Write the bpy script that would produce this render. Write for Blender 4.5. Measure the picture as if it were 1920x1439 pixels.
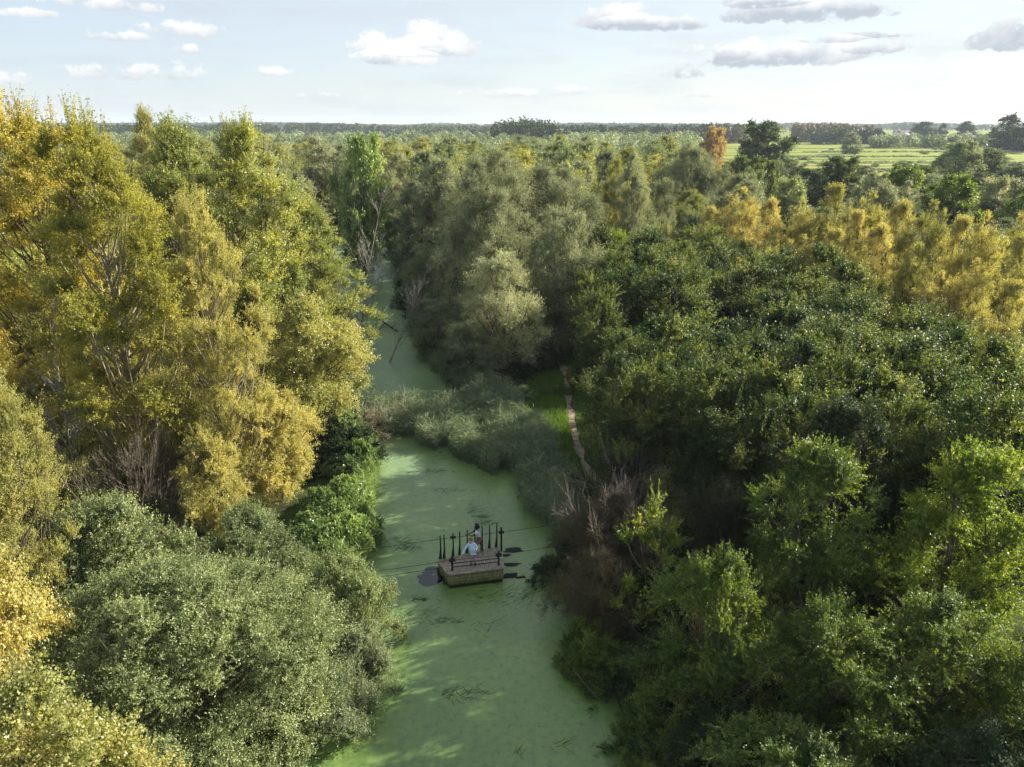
import bpy, math, numpy as np
from mathutils import Vector, Matrix
rad = math.radians
for o in list(bpy.data.objects): bpy.data.objects.remove(o)
scene = bpy.context.scene
COL = scene.collection

# ------------------------------------------------------------------ camera, sky, sun, exposure
CAM_H, PITCH, FPX = 22.0, rad(20.1), 1333.0          # FPX: focal length in pixels of a 1920 wide picture
cam = bpy.data.cameras.new('camera'); cam.sensor_width = 36; cam.lens = 36 * FPX / 1920
cam.clip_start = 0.1; cam.clip_end = 20000
cam_o = bpy.data.objects.new('camera', cam); COL.objects.link(cam_o)
cam_o.location = (0, 0, CAM_H); cam_o.rotation_euler = (rad(90) - PITCH, 0, 0)
scene.camera = cam_o

SUN_AZ, SUN_EL = rad(68), rad(26)                    # azimuth from +Y towards +X
SUN_STR, SKY_STR, EXPO = 5.0, 0.088, 1.38
sun = bpy.data.lights.new('sun', 'SUN'); sun.energy = SUN_STR; sun.angle = rad(0.5); sun.color = (1.0, 0.93, 0.80)
sun_o = bpy.data.objects.new('sun', sun); COL.objects.link(sun_o)
sd = Vector((math.sin(SUN_AZ) * math.cos(SUN_EL), math.cos(SUN_AZ) * math.cos(SUN_EL), math.sin(SUN_EL)))
sun_o.rotation_euler = sd.to_track_quat('Z', 'Y').to_euler()

world = bpy.data.worlds.new('World'); scene.world = world; world.use_nodes = True
def build_world():
    nt = world.node_tree; N = nt.nodes; L = nt.links; N.clear()
    out = N.new('ShaderNodeOutputWorld'); bg = N.new('ShaderNodeBackground'); L.new(bg.outputs[0], out.inputs[0])
    bg.inputs[1].default_value = SKY_STR
    sky = N.new('ShaderNodeTexSky'); sky.sky_type = 'NISHITA'; sky.sun_disc = False
    sky.sun_elevation = SUN_EL; sky.sun_rotation = SUN_AZ; sky.air_density = 1.0; sky.dust_density = 0.4; sky.ozone_density = 1.0
    tc = N.new('ShaderNodeTexCoord')
    def M(op, a, b=None, c=None, clamp=False):
        m = N.new('ShaderNodeMath'); m.operation = op; m.use_clamp = clamp
        for i, v in enumerate((a, b, c)):
            if v is None: continue
            if isinstance(v, (int, float)): m.inputs[i].default_value = v
            else: L.new(v, m.inputs[i])
        return m.outputs[0]
    sep = N.new('ShaderNodeSeparateXYZ'); L.new(tc.outputs['Generated'], sep.inputs[0])
    x, y, z = sep.outputs
    az = M('ARCTAN2', x, y); el = M('ARCSINE', z)
    # broad soft cloudiness and cumulus heaps at their own bearings
    def noise(scale, detail, zs, rough=.55):
        mp = N.new('ShaderNodeMapping'); mp.inputs['Scale'].default_value = (1, 1, zs); L.new(tc.outputs['Generated'], mp.inputs[0])
        n = N.new('ShaderNodeTexNoise'); n.inputs['Scale'].default_value = scale; n.inputs['Detail'].default_value = detail
        n.inputs['Roughness'].default_value = rough; L.new(mp.outputs[0], n.inputs[0]); return n.outputs[0]
    n1 = noise(30, 7, 1.2, .62); n2 = noise(7, 5, 5.0, .6); n3 = noise(75, 4, 1.3, .6)
    clouds = CLOUDS
    dens = None; shade = None
    for (ca, ce, ra, re, w, so) in clouds:
        u = M('DIVIDE', M('SUBTRACT', az, ca), ra)
        v0 = M('DIVIDE', M('SUBTRACT', el, ce), re)
        v = M('MAXIMUM', v0, M('MULTIPLY', v0, -2.2))         # flat bases
        d = M('MULTIPLY', M('SUBTRACT', 1.0, M('ADD', M('MULTIPLY', u, u), M('MULTIPLY', v, v))), w)
        dens = d if dens is None else M('MAXIMUM', dens, d)
        s = M('MULTIPLY', M('ADD', v0, so), M('GREATER_THAN', d, -0.6))
        shade = s if shade is None else M('ADD', shade, s)
    f = M('ADD', dens, M('MULTIPLY', M('SUBTRACT', n1, .5), 6.0))
    f = M('ADD', f, M('MULTIPLY', M('SUBTRACT', n3, .5), 2.4))
    mr = N.new('ShaderNodeMapRange'); mr.interpolation_type = 'SMOOTHSTEP'; L.new(f, mr.inputs[0])
    mr.inputs[1].default_value = -0.05; mr.inputs[2].default_value = 0.95
    up = M('GREATER_THAN', z, 0.0)
    body = M('MULTIPLY', mr.outputs[0], 0.9)
    body = M('MULTIPLY', body, up)
    # thin veil
    mv = N.new('ShaderNodeMapRange'); mv.interpolation_type = 'SMOOTHSTEP'; L.new(n2, mv.inputs[0])
    mv.inputs[1].default_value = 0.42; mv.inputs[2].default_value = 0.75
    veil = M('MULTIPLY', M('ADD', M('MULTIPLY', mv.outputs[0], 0.14), .80), up)
    # cloud colour: bright crests, blue-grey bases
    sh = M('ADD', M('ADD', M('MULTIPLY', shade, .7), .45), M('MULTIPLY', M('SUBTRACT', n1, .5), 2.2), clamp=True)
    cc = N.new('ShaderNodeMix'); cc.data_type = 'RGBA'; L.new(sh, cc.inputs[0])
    cc.inputs[6].default_value = (*CL_DARK, 1); cc.inputs[7].default_value = (*CL_LIGHT, 1)
    mx0 = N.new('ShaderNodeMix'); mx0.data_type = 'RGBA'; L.new(veil, mx0.inputs[0]); L.new(sky.outputs[0], mx0.inputs[6])
    dt = N.new('ShaderNodeVectorMath'); dt.operation = 'DOT_PRODUCT'; L.new(tc.outputs['Generated'], dt.inputs[0]); dt.inputs[1].default_value = (math.sin(SUN_AZ), math.cos(SUN_AZ), .1)
    mg = N.new('ShaderNodeMapRange'); L.new(dt.outputs['Value'], mg.inputs[0]); mg.inputs[1].default_value = -.45; mg.inputs[2].default_value = .95
    vc = N.new('ShaderNodeMix'); vc.data_type = 'RGBA'; L.new(mg.outputs[0], vc.inputs[0]); vc.inputs[6].default_value = (*CL_VEIL, 1); vc.inputs[7].default_value = (3.6, 3.75, 3.85, 1)
    L.new(vc.outputs[2], mx0.inputs[7])
    mx = N.new('ShaderNodeMix'); mx.data_type = 'RGBA'; L.new(body, mx.inputs[0]); L.new(mx0.outputs[2], mx.inputs[6]); L.new(cc.outputs[2], mx.inputs[7])
    L.new(mx.outputs[2], bg.inputs[0])
def sky_dir(px, py):
    xx = (px - 960) / FPX; yy = -(py - 719.5) / FPX
    d = Vector((xx, math.cos(PITCH) + yy * math.sin(PITCH), -math.sin(PITCH) + yy * math.cos(PITCH))).normalized()
    return math.atan2(d.x, d.y), math.asin(d.z)
CLOUDS = []
for (px, py, rx, ry, w) in [(205, 12, 75, 12, 1.1), (70, 28, 42, 9, .9), (182, 70, 30, 12, .9), (245, 72, 30, 11, .9), (355, 60, 62, 13, .9),
                            (352, 95, 26, 9, .8), (235, 140, 85, 18, .7), (340, 135, 32, 16, .5), (508, 138, 28, 10, .8), (700, 100, 40, 30, 1.2), (745, 115, 65, 16, 1.2),
                            (800, 72, 35, 26, 1.3), (845, 92, 50, 26, 1.2), (775, 95, 60, 18, 1.1), (1150, 42, 62, 24, 1.4), (1205, 50, 70, 16, 1.2), (1268, 50, 48, 15, 1.3),
                            (1400, 112, 85, 26, 1.3), (1360, 100, 30, 22, 1.1), (1500, 108, 110, 26, 1.2), (1285, 138, 38, 18, .9), (1480, 28, 100, 24, 1.5), (1560, 30, 90, 20, 1.2), (1600, 72, 70, 10, 1.3),
                            (1660, 92, 48, 12, 1.1), (1905, 75, 55, 32, 1.5), (1430, 5, 60, 14, 1.2), (940, 178, 70, 10, .6), (1090, 172, 60, 9, .6), (1315, 180, 30, 7, .6), (30, 150, 40, 12, .5), (600, 182, 60, 8, .5)]:
    a, e = sky_dir(px, py); CLOUDS.append((a, e, rx / FPX * 1.1, ry / FPX * 1.1, w * 1.15, -.5 if (px > 1380 and py < 80) or px > 1880 else (-.25 if px > 1100 else .15)))
CL_LIGHT, CL_DARK, CL_VEIL = (4.6, 4.6, 4.6), (2.35, 2.6, 2.95), (2.6, 3.05, 3.65)
build_world()
vs = scene.view_settings; vs.view_transform = 'Standard'; vs.look = 'None'; vs.gamma = 1; vs.exposure = EXPO; vs.use_curve_mapping = False
cy = scene.cycles
cy.use_denoising = True
cy.max_bounces = 5; cy.diffuse_bounces = 3; cy.glossy_bounces = 2; cy.transmission_bounces = 3; cy.volume_bounces = 0; cy.transparent_max_bounces = 4
cy.caustics_reflective = False; cy.caustics_refractive = False; cy.sample_clamp_indirect = 6

# ------------------------------------------------------------------ helpers
def depth(Y, Z): return Y * math.cos(PITCH) - (Z - CAM_H) * math.sin(PITCH)
def G(px, py, z=0.0):                                 # where a sight line of the photo meets height z
    x = (px - 960) / FPX; y = -(py - 719.5) / FPX
    d = (x, math.cos(PITCH) + y * math.sin(PITCH), -math.sin(PITCH) + y * math.cos(PITCH))
    t = (z - CAM_H) / d[2]; return (d[0] * t, d[1] * t)
def elev(py): return math.atan((719.5 - py) / FPX) - PITCH

def mat_new(name):
    m = bpy.data.materials.new(name); m.use_nodes = True
    return m, m.node_tree, m.node_tree.nodes['Principled BSDF']
def ramp(nt, stops, fac):
    r = nt.nodes.new('ShaderNodeValToRGB'); e = r.color_ramp.elements
    while len(e) < len(stops): e.new(.5)
    for k, (p, c) in enumerate(stops): e[k].position = p; e[k].color = (*c, 1)
    nt.links.new(fac, r.inputs[0]); return r.outputs[0]
def noise_node(nt, scale, detail=4, rough=.6, coord='Object', mp=None):
    tc = nt.nodes.new('ShaderNodeTexCoord'); n = nt.nodes.new('ShaderNodeTexNoise')
    n.inputs['Scale'].default_value = scale; n.inputs['Detail'].default_value = detail; n.inputs['Roughness'].default_value = rough
    src = tc.outputs[coord]
    if mp: 
        m = nt.nodes.new('ShaderNodeMapping'); m.inputs['Scale'].default_value = mp; nt.links.new(src, m.inputs[0]); src = m.outputs[0]
    nt.links.new(src, n.inputs[0]); return n.outputs[0]
LEAFGAIN = 1.0
def leafmat(name, cols, trans=.35, rough=.45, spec=.4, tcol=1.5, tboost=(1.1, 1.15, .5), vary=.25):
    m, nt, b = mat_new(name); L = nt.links
    at = nt.nodes.new('ShaderNodeAttribute'); at.attribute_name = 'tint'
    col = ramp(nt, [(i / (len(cols) - 1), tuple(v * LEAFGAIN for v in c)) for i, c in enumerate(cols)], at.outputs['Fac'])
    oi = nt.nodes.new('ShaderNodeObjectInfo'); hs = nt.nodes.new('ShaderNodeHueSaturation')
    mr = nt.nodes.new('ShaderNodeMapRange'); L.new(oi.outputs['Random'], mr.inputs[0]); mr.inputs[3].default_value = 1 - vary; mr.inputs[4].default_value = 1 + vary
    mh = nt.nodes.new('ShaderNodeMapRange'); L.new(oi.outputs['Random'], mh.inputs[0]); mh.inputs[3].default_value = .5 + vary * .06; mh.inputs[4].default_value = .5 - vary * .06
    L.new(mr.outputs[0], hs.inputs['Value']); L.new(mh.outputs[0], hs.inputs['Hue']); L.new(col, hs.inputs['Color'])
    L.new(hs.outputs[0], b.inputs['Base Color']); b.inputs['Roughness'].default_value = rough; b.inputs['Specular IOR Level'].default_value = spec
    tr = nt.nodes.new('ShaderNodeBsdfTranslucent'); ml = nt.nodes.new('ShaderNodeMix'); ml.data_type = 'RGBA'; ml.blend_type = 'MULTIPLY'; ml.inputs[0].default_value = 1
    L.new(hs.outputs[0], ml.inputs[6]); ml.inputs[7].default_value = (tboost[0] * tcol, tboost[1] * tcol, tboost[2] * tcol, 1); L.new(ml.outputs[2], tr.inputs[0])
    mx = nt.nodes.new('ShaderNodeMixShader'); mx.inputs[0].default_value = trans
    L.new(b.outputs[0], mx.inputs[1]); L.new(tr.outputs[0], mx.inputs[2]); L.new(mx.outputs[0], nt.nodes['Material Output'].inputs[0])
    return m
def barkmat(name, c1, c2, scale=6):
    m, nt, b = mat_new(name)
    c = ramp(nt, [(.3, c1), (.7, c2)], noise_node(nt, scale, 5, .7, mp=(1, 1, .25)))
    nt.links.new(c, b.inputs['Base Color']); b.inputs['Roughness'].default_value = .85; b.inputs['Specular IOR Level'].default_value = .2
    return m
def plainmat(name, c, rough=.7, spec=.3, var=.25, scale=8, metal=0, mp=None):
    m, nt, b = mat_new(name)
    cc = ramp(nt, [(.3, tuple(v * (1 - var) for v in c)), (.7, tuple(min(1, v * (1 + var)) for v in c))], noise_node(nt, scale, 5, .7, mp=mp))
    nt.links.new(cc, b.inputs['Base Color']); b.inputs['Roughness'].default_value = rough; b.inputs['Specular IOR Level'].default_value = spec; b.inputs['Metallic'].default_value = metal
    return m

def mesh_np(name, V, F, mat=None, tint=None, smooth=False):
    V = np.asarray(V, np.float32).reshape(-1, 3); F = np.asarray(F, np.int32); k = F.shape[1]
    me = bpy.data.meshes.new(name)
    me.vertices.add(len(V)); me.vertices.foreach_set('co', V.ravel())
    me.loops.add(F.size); me.loops.foreach_set('vertex_index', F.ravel())
    me.polygons.add(len(F)); me.polygons.foreach_set('loop_start', np.arange(0, F.size, k, dtype=np.int32))
    if smooth: me.polygons.foreach_set('use_smooth', np.ones(len(F), bool))
    me.update(calc_edges=True)
    if tint is not None:
        a = me.attributes.new('tint', 'FLOAT', 'FACE'); a.data.foreach_set('value', np.asarray(tint, np.float32))
    if mat: me.materials.append(mat)
    return me
def link(name, me, parent=None, mat=None):
    o = bpy.data.objects.new(name, me); COL.objects.link(o); o.parent = parent
    return o
MC = {}
def with_mat(me, mat):
    # one shared copy of the mesh per material, so that repeats stay true instances
    if me.materials and me.materials[0] == mat: return me
    k = (me.name, mat.name)
    if k not in MC:
        if not me.users and not me.get('claimed'): me['claimed'] = 1; me.materials.clear(); me.materials.append(mat); MC[k] = me
        else: c = me.copy(); c.materials.clear(); c.materials.append(mat); MC[k] = c
    return MC[k]
def tag(o, label=None, cat=None, group=None, kind=None):
    if label: o['label'] = label
    if cat: o['category'] = cat
    if group: o['group'] = group
    if kind: o['kind'] = kind
    return o
def empty(name, loc, rz=0.0, sc=(1, 1, 1)):
    o = bpy.data.objects.new(name, None); COL.objects.link(o); o.location = loc; o.rotation_euler = (0, 0, rz); o.scale = sc
    o.empty_display_size = .2; return o
def nrm(v): return v / (np.linalg.norm(v, axis=-1, keepdims=True) + 1e-9)
def rsph(rng, n): return nrm(rng.normal(size=(n, 3)))
def tubes(P, Rr, k=5):
    """P (B,n,3) polylines, Rr (B,n) radii -> verts, quads"""
    P = np.asarray(P, float); Rr = np.asarray(Rr, float); B, n, _ = P.shape
    T = np.gradient(P, axis=1); T = nrm(T)
    ref = np.where(np.abs(T[..., 2:3]) > .9, np.array([1., 0, 0]), np.array([0, 0, 1.]))
    U = nrm(np.cross(T, ref)); W = np.cross(T, U)
    a = np.arange(k) * 2 * math.pi / k
    V = P[:, :, None] + Rr[:, :, None, None] * (np.cos(a)[:, None] * U[:, :, None] + np.sin(a)[:, None] * W[:, :, None])
    idx = np.arange(B * n * k).reshape(B, n, k)
    a0 = idx[:, :-1]; a1 = idx[:, 1:]
    F = np.stack([a0, np.roll(a0, -1, 2), np.roll(a1, -1, 2), a1], -1).reshape(-1, 4)
    return V.reshape(-1, 3), F
def merge(parts):
    Vs, Fs, o = [], [], 0
    for V, F in parts:
        Vs.append(np.asarray(V).reshape(-1, 3)); Fs.append(np.asarray(F) + o); o += len(Vs[-1])
    return np.concatenate(Vs), np.concatenate(Fs)
def leaves(P, A, Nn, ll, lw, rng):
    """one folded leaf per point: base P, axis A, normal hint Nn"""
    S = nrm(np.cross(A, Nn)); n = np.cross(S, A)
    ln = (ll * rng.uniform(.7, 1.25, len(P)))[:, None]; wd = (lw * rng.uniform(.7, 1.25, len(P)))[:, None]
    m = P + A * ln * .45 + n * wd * .18
    V = np.stack([P, m - S * wd * .5, P + A * ln - n * ln * .08, m + S * wd * .5], 1)
    F = np.arange(len(P) * 4).reshape(-1, 4)
    return V.reshape(-1, 3), F
def blades(P, D, ln, w, bend, rng, seg=3):
    """curved grass-like strips"""
    n = len(P); D = nrm(D); S = nrm(np.cross(D, rsph(rng, n))); H = nrm(np.stack([D[:, 0] + rng.normal(0, .3, n), D[:, 1] + rng.normal(0, .3, n), np.zeros(n)], 1))
    rows = []
    for k in range(seg + 1):
        t = k / seg
        c = P + D * (ln * t)[:, None] + (H * .6 - np.array([0, 0, .8])) * (bend * ln * t * t)[:, None]
        ww = (w * (1 - t * .85))[:, None]
        rows += [c - S * ww / 2, c + S * ww / 2]
    V = np.stack(rows, 1); idx = np.arange(n * 2 * (seg + 1)).reshape(n, -1)
    F = np.concatenate([np.stack([idx[:, 2 * k], idx[:, 2 * k + 1], idx[:, 2 * k + 3], idx[:, 2 * k + 2]], -1) for k in range(seg)])
    return V.reshape(-1, 3), F

# ------------------------------------------------------------------ tree generator
PROTO = {}
def tree_proto(key, seed, H, R, base=.2, prof=((0, .6), (.4, 1), (.8, .7), (1, .15)), stems=1, lean=.08, nclump=60, rc=1.0, up=.5, spr=30, lps=18,
               sl=1.0, ll=.1, lw=.06, tr=.2, twig=.3, outer=.45, drop=.9, droop=0.0, nup=.6, sw=.12, flat=1.0, wisps=0, leafy=1.0, lump=.22, bare=0.0, kt=3, dirr=1.0):
    rng = np.random.default_rng(seed)
    pt, pr = np.array(prof).T
    # stems
    ns = 9; st = []
    for s in range(stems):
        a = rng.uniform(0, 6.28) if stems == 1 else s * 6.283 / stems + rng.uniform(-.4, .4)
        l = lean if stems == 1 else lean * rng.uniform(.5, 1.2)
        t = np.linspace(0, 1, ns); hh = H * (.97 if s == 0 or stems > 1 else .9)
        off = l * hh * (t ** 1.15); wob = np.cumsum(rng.normal(0, .012 * H, (ns, 2)), 0) * t[:, None]
        st.append(np.stack([np.cos(a) * off + wob[:, 0], np.sin(a) * off + wob[:, 1], hh * t], 1))
    st = np.array(st)
    def stem_at(i, z):
        zz = np.clip(z, 0, H * .96); out = np.zeros((len(z), 3))
        for s in range(stems):
            m = i == s
            for c in range(3): out[m, c] = np.interp(zz[m], st[s, :, 2], st[s, :, c])
        return out
    # clumps
    t = []
    while len(t) < nclump:
        c = rng.uniform(0, 1)
        if rng.uniform() < np.interp(c, pt, pr) + .28: t.append(c)
    t = np.array(t); az = np.arange(nclump) * 2.39996 + rng.uniform(-.5, .5, nclump)
    ph = rng.uniform(0, 6.28, 3)
    lmp = 1 + lump * np.sin(az * 2 + ph[0] + 4 * t) + lump * .6 * np.sin(az * 3 + ph[1] - 7 * t)
    rcl = rc * rng.uniform(.65, 1.3, nclump) * (.68 + .32 * np.interp(t, pt, pr))
    rr = np.maximum(R * np.interp(t, pt, pr) * lmp - rcl * .45, .05) * rng.uniform(0, 1, nclump) ** outer
    zc = base * H + t * H * (1 - base) - rcl * .45
    cs = rng.integers(0, stems, nclump)
    mean = st.mean(0); cx = np.interp(zc, mean[:, 2], mean[:, 0]); cyy = np.interp(zc, mean[:, 2], mean[:, 1])
    C = np.stack([cx + np.cos(az) * rr, cyy + np.sin(az) * rr, zc], 1)
    if stems > 1:
        d = np.array([np.hypot(*(C - stem_at(np.full(nclump, s), zc))[:, :2].T) for s in range(stems)]); cs = d.argmin(0)
    za = np.clip(zc - rr * drop * rng.uniform(.7, 1.3, nclump) - .3, H * .05 + rng.uniform(0, .1, nclump) * H, H * .93)
    A = stem_at(cs, za)
    # branches (bezier)
    ctrl = A + (C - A) * np.array([.65, .65, .25]) + rng.normal(0, .08, (nclump, 3)) * rr[:, None]
    tt = np.linspace(0, 1, 6)[None, :, None]
    BP = (1 - tt) ** 2 * A[:, None] + 2 * tt * (1 - tt) * ctrl[:, None] + tt ** 2 * C[:, None]
    br0 = tr * .42 * (1 - za / H * .75) * rng.uniform(.6, 1.1, nclump)
    BR = br0[:, None] * (1 - np.linspace(0, 1, 6)[None] * .85) + .012
    # sprays
    ns_ = nclump * spr; ci = np.repeat(np.arange(nclump), spr)
    adir = nrm(C - A); adir[:, 2] *= .6
    D = nrm(adir[ci] * .55 + np.array([0, 0, up]) + rsph(rng, ns_) * dirr)
    wf = np.ones(ns_)
    S0 = C[ci] - adir[ci] * rcl[ci, None] * .3 + rsph(rng, ns_) * (rcl[ci, None] * .25)
    Ls = sl * rcl[ci] * rng.uniform(.55, 1.2, ns_)
    if wisps:
        hi = np.argsort(-zc)[:max(3, nclump // 9)]
        m = np.isin(ci, hi) & (rng.uniform(size=ns_) < .35)
        D[m] = nrm(np.array([0, 0, 1.0]) + rsph(rng, m.sum()) * .28); Ls[m] = wisps * rng.uniform(.5, 1.2, m.sum()); wf[m] = .6
    # twigs
    parts = [tubes(st, tr * (1 - np.linspace(0, 1, ns) ** .8 * .9)[None] * np.ones((stems, 1)) * np.where(np.linspace(0, 1, ns) < .05, 1.35, 1)[None] * (1 if stems == 1 else .65), 8), tubes(BP, BR, 5)]
    nt_ = int(ns_ * twig)
    if nt_:
        sel = rng.permutation(ns_)[:nt_]; tw = S0[sel][:, None] + D[sel][:, None] * Ls[sel][:, None, None] * np.array([0, .5, 1.0])[None, :, None]
        tw[:, 1] += rsph(rng, nt_) * Ls[sel][:, None] * .06
        # root twigs at the branch end
        tw[:, 0] = C[ci[sel]] * .6 + S0[sel] * .4
        parts.append(tubes(tw, np.array([.022, .014, .006])[None] * np.ones((nt_, 1)) * (.6 + 2.2 * ll), kt))
    V, F = merge(parts); trunk = mesh_np(key + '_trunk', V, F, BARK, smooth=True)
    # leaves
    keep = np.ones(ns_, bool) if bare <= 0 else rng.uniform(size=ns_) > bare
    si = np.repeat(np.flatnonzero(keep), lps); n = len(si); u = rng.uniform(.08, 1.0, n)
    P = S0[si] + D[si] * (Ls[si] * u)[:, None] + rsph(rng, n) * (wf[si] * sw * (.4 + .6 * u) * np.minimum(rcl[ci[si]], 2))[:, None] - np.array([0, 0, 1.]) * (droop * Ls[si] * u * u)[:, None]
    P[:, 2] = np.maximum(P[:, 2], .1)
    AX = nrm(D[si] * .6 + rsph(rng, n) * .75 + np.array([0, 0, -droop * .8]))
    OUT = (P - C[ci[si]]) / rcl[ci[si], None]
    NN = nrm(rsph(rng, n) * .7 + np.array([0, 0, nup * .6]) + OUT * 1.0)
    V, F = leaves(P, AX, NN, ll, lw, rng)
    tint = np.clip(.5 + (rng.uniform(-.5, .5, nclump)[ci[si]]) * .6 + rng.normal(0, .1, ns_)[si] + rng.normal(0, .16, n), 0, 1)
    crown = mesh_np(key + '_crown', V, F, None, tint); 
    PROTO[key] = (trunk, crown, H, R)

GR = np.random.default_rng(11)
USED = {}
def place(key, name, X, Y, H, Rr, lmat, label, cat='tree', group=None, bmat=None, z0=None, rz=None, tilt=(0, 0)):
    tm, cm, H0, R0 = PROTO[key]
    z0 = gz(X, Y) - .05 if z0 is None else z0
    o = empty(name, (X, Y, z0), GR.uniform(0, 6.28) if rz is None else rz, (Rr / R0, Rr / R0, (H - z0) / H0))
    if tilt != (0, 0): o.rotation_euler = (tilt[0], tilt[1], o.rotation_euler.z)
    link('trunk', with_mat(tm, bmat or BARK), o); 
    if lmat: link('crown', with_mat(cm, lmat), o)
    tag(o, label, cat, group); return o
def T(key, name, px, py, Y, w, lmat, label, cat='tree', group=None, bmat=None, rz=None, tilt=(0, 0)):
    """tree whose top stands at height found from its sight line, crown w wide"""
    H = CAM_H + Y * math.tan(elev(py)); dp = depth(Y, H * .7)
    X = (px - 960) / FPX * dp; Rr = w / 2 / FPX * dp
    return place(key, name, X, Y, H, Rr, lmat, label, cat, group, bmat, rz=rz, tilt=tilt)

# ------------------------------------------------------------------ materials
BARK = barkmat('bark_grey_brown', (.05, .04, .03), (.17, .14, .10))
BARK_PALE = barkmat('bark_pale', (.16, .14, .09), (.40, .34, .22))
BARK_DEAD = barkmat('bark_dead_grey', (.18, .16, .14), (.36, .33, .29))
BARK_THORN = barkmat('bark_thorn', (.07, .06, .045), (.24, .21, .17))
BARK_DARK = barkmat('bark_dark', (.015, .013, .012), (.05, .04, .035))
L_GOLD = leafmat('leaf_gold', [(.17, .17, .04), (.31, .285, .06), (.46, .385, .08), (.54, .42, .09)], .4, .5, .3)
L_GOLD2 = leafmat('leaf_straw', [(.23, .22, .08), (.40, .36, .13), (.53, .47, .20), (.50, .41, .13)], .4, .5, .3)
L_YGREEN = leafmat('leaf_yellow_green', [(.14, .17, .055), (.26, .285, .085), (.40, .40, .13), (.50, .45, .13)], .4, .4, .5)
L_PALE = leafmat('leaf_pale_green', [(.12, .14, .05), (.22, .24, .08), (.34, .34, .13), (.42, .36, .13)], .4, .4, .5)
L_SALLOW = leafmat('leaf_sallow', [(.10, .13, .05), (.18, .22, .09), (.28, .32, .14), (.36, .39, .17)], .3, .45, .45, 1.3, (1.1, 1.15, .6))
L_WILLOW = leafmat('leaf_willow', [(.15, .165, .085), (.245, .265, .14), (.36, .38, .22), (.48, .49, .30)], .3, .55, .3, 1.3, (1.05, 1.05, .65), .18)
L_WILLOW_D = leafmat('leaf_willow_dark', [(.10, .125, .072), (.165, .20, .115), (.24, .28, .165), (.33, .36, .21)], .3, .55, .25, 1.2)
L_OLIVE = leafmat('leaf_olive', [(.13, .14, .045), (.24, .24, .075), (.36, .35, .11), (.45, .40, .12)], .35, .5, .35)
L_OAK = leafmat('leaf_oak', [(.028, .050, .020), (.045, .075, .027), (.10, .13, .04), (.26, .26, .07)], .3, .5, .28, 1.6, (1.2, 1.3, .4))
L_OAK2 = leafmat('leaf_oak_olive', [(.04, .065, .022), (.075, .105, .032), (.14, .17, .05), (.28, .27, .08)], .32, .5, .28, 1.6, (1.2, 1.25, .4))
L_ELM = leafmat('leaf_elm', [(.035, .065, .017), (.07, .115, .024), (.13, .185, .038), (.24, .26, .06)], .35, .45, .35, 1.8, (1.25, 1.25, .3))
L_LIME = leafmat('leaf_lime', [(.06, .10, .016), (.12, .17, .024), (.20, .25, .036), (.30, .31, .05)], .42, .42, .35, 1.8, (1.2, 1.25, .3))
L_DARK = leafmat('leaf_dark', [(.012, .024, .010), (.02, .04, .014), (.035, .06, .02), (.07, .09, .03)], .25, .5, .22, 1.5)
L_YELLOW = leafmat('leaf_yellow_willow', [(.25, .22, .07), (.40, .35, .11), (.53, .46, .15), (.60, .53, .19)], .35, .5, .3, 1.3, (1.0, 1.05, .5), .28)
L_BROWN = leafmat('leaf_brown_thorn', [(.045, .05, .02), (.085, .075, .03), (.14, .11, .045), (.20, .13, .055)], .25, .6, .15, vary=.1)
L_ORANGE = leafmat('leaf_orange', [(.30, .20, .09), (.44, .29, .13), (.54, .37, .17)], .3, .5, .3)
L_BRAMBLE = leafmat('leaf_bramble', [(.06, .11, .03), (.13, .20, .06), (.24, .32, .11), (.36, .43, .19)], .35, .35, .5)
L_REED = leafmat('leaf_reed', [(.05, .08, .05), (.09, .13, .08), (.15, .19, .12), (.28, .27, .18)], .3, .5, .3)
L_GRASS = leafmat('leaf_grass', [(.06, .12, .015), (.12, .2, .025), (.2, .3, .04)], .4, .5, .3)
L_FAR = leafmat('leaf_far_wood', [(.03, .05, .02), (.05, .075, .03), (.08, .10, .04)], .2, .6, .2)
L_FAR_BR = leafmat('leaf_far_brown', [(.07, .06, .03), (.12, .085, .045), (.19, .12, .07)], .2, .6, .2)

# ------------------------------------------------------------------ ground, water, path
CY = [-60, 0, 15, 19.5, 23, 28, 35, 41.7, 46.6, 56, 61, 73, 93, 131, 150, 160]
CXL = [-9, -9, -8.5, -8, -8, -8, -8.4, -9, -10.4, -14, -15.5, -18.5, -24.5, -32.5, -35, -37]
CXR = [5, 5, 4.6, 4.3, 3.6, 2.5, 1.7, .5, -1.0, -4.3, -6.5, -10.2, -15, -23, -27, -31]
def inside(x, y):
    return np.minimum(x - np.interp(y, CY, CXL), np.interp(y, CY, CXR) - x) * np.where(y > 160, 0, 1) - np.where(y > 160, 5, 0)
def gz(x, y):
    x = np.asarray(x, float); y = np.asarray(y, float)
    t = np.clip((inside(x, y) + 1.3) / 1.7, 0, 1); t = t * t * (3 - 2 * t)
    return .5 - 1.2 * t + .08 * np.sin(x * .7 + 1) * np.sin(y * .6) * (1 - t)
def axis(lo, hi, d0, far_lo, far_hi, g=1.16):
    a = list(np.arange(lo, hi + 1e-6, d0)); s = d0; v = lo
    pre = []
    while v > far_lo: s *= g; v -= s; pre.append(max(v, far_lo))
    s = d0; v = hi; post = []
    while v < far_hi: s *= g; v += s; post.append(min(v, far_hi))
    return np.array(pre[::-1] + a + post)
gx = axis(-44, 42, .5, -5600, 5600); gy = axis(6, 165, .5, -120, 5600)
XX, YY = np.meshgrid(gx, gy); V = np.stack([XX, YY, gz(XX, YY)], -1).reshape(-1, 3)
idx = np.arange(len(V)).reshape(XX.shape)
F = np.stack([idx[:-1, :-1], idx[:-1, 1:], idx[1:, 1:], idx[1:, :-1]], -1).reshape(-1, 4)
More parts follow.
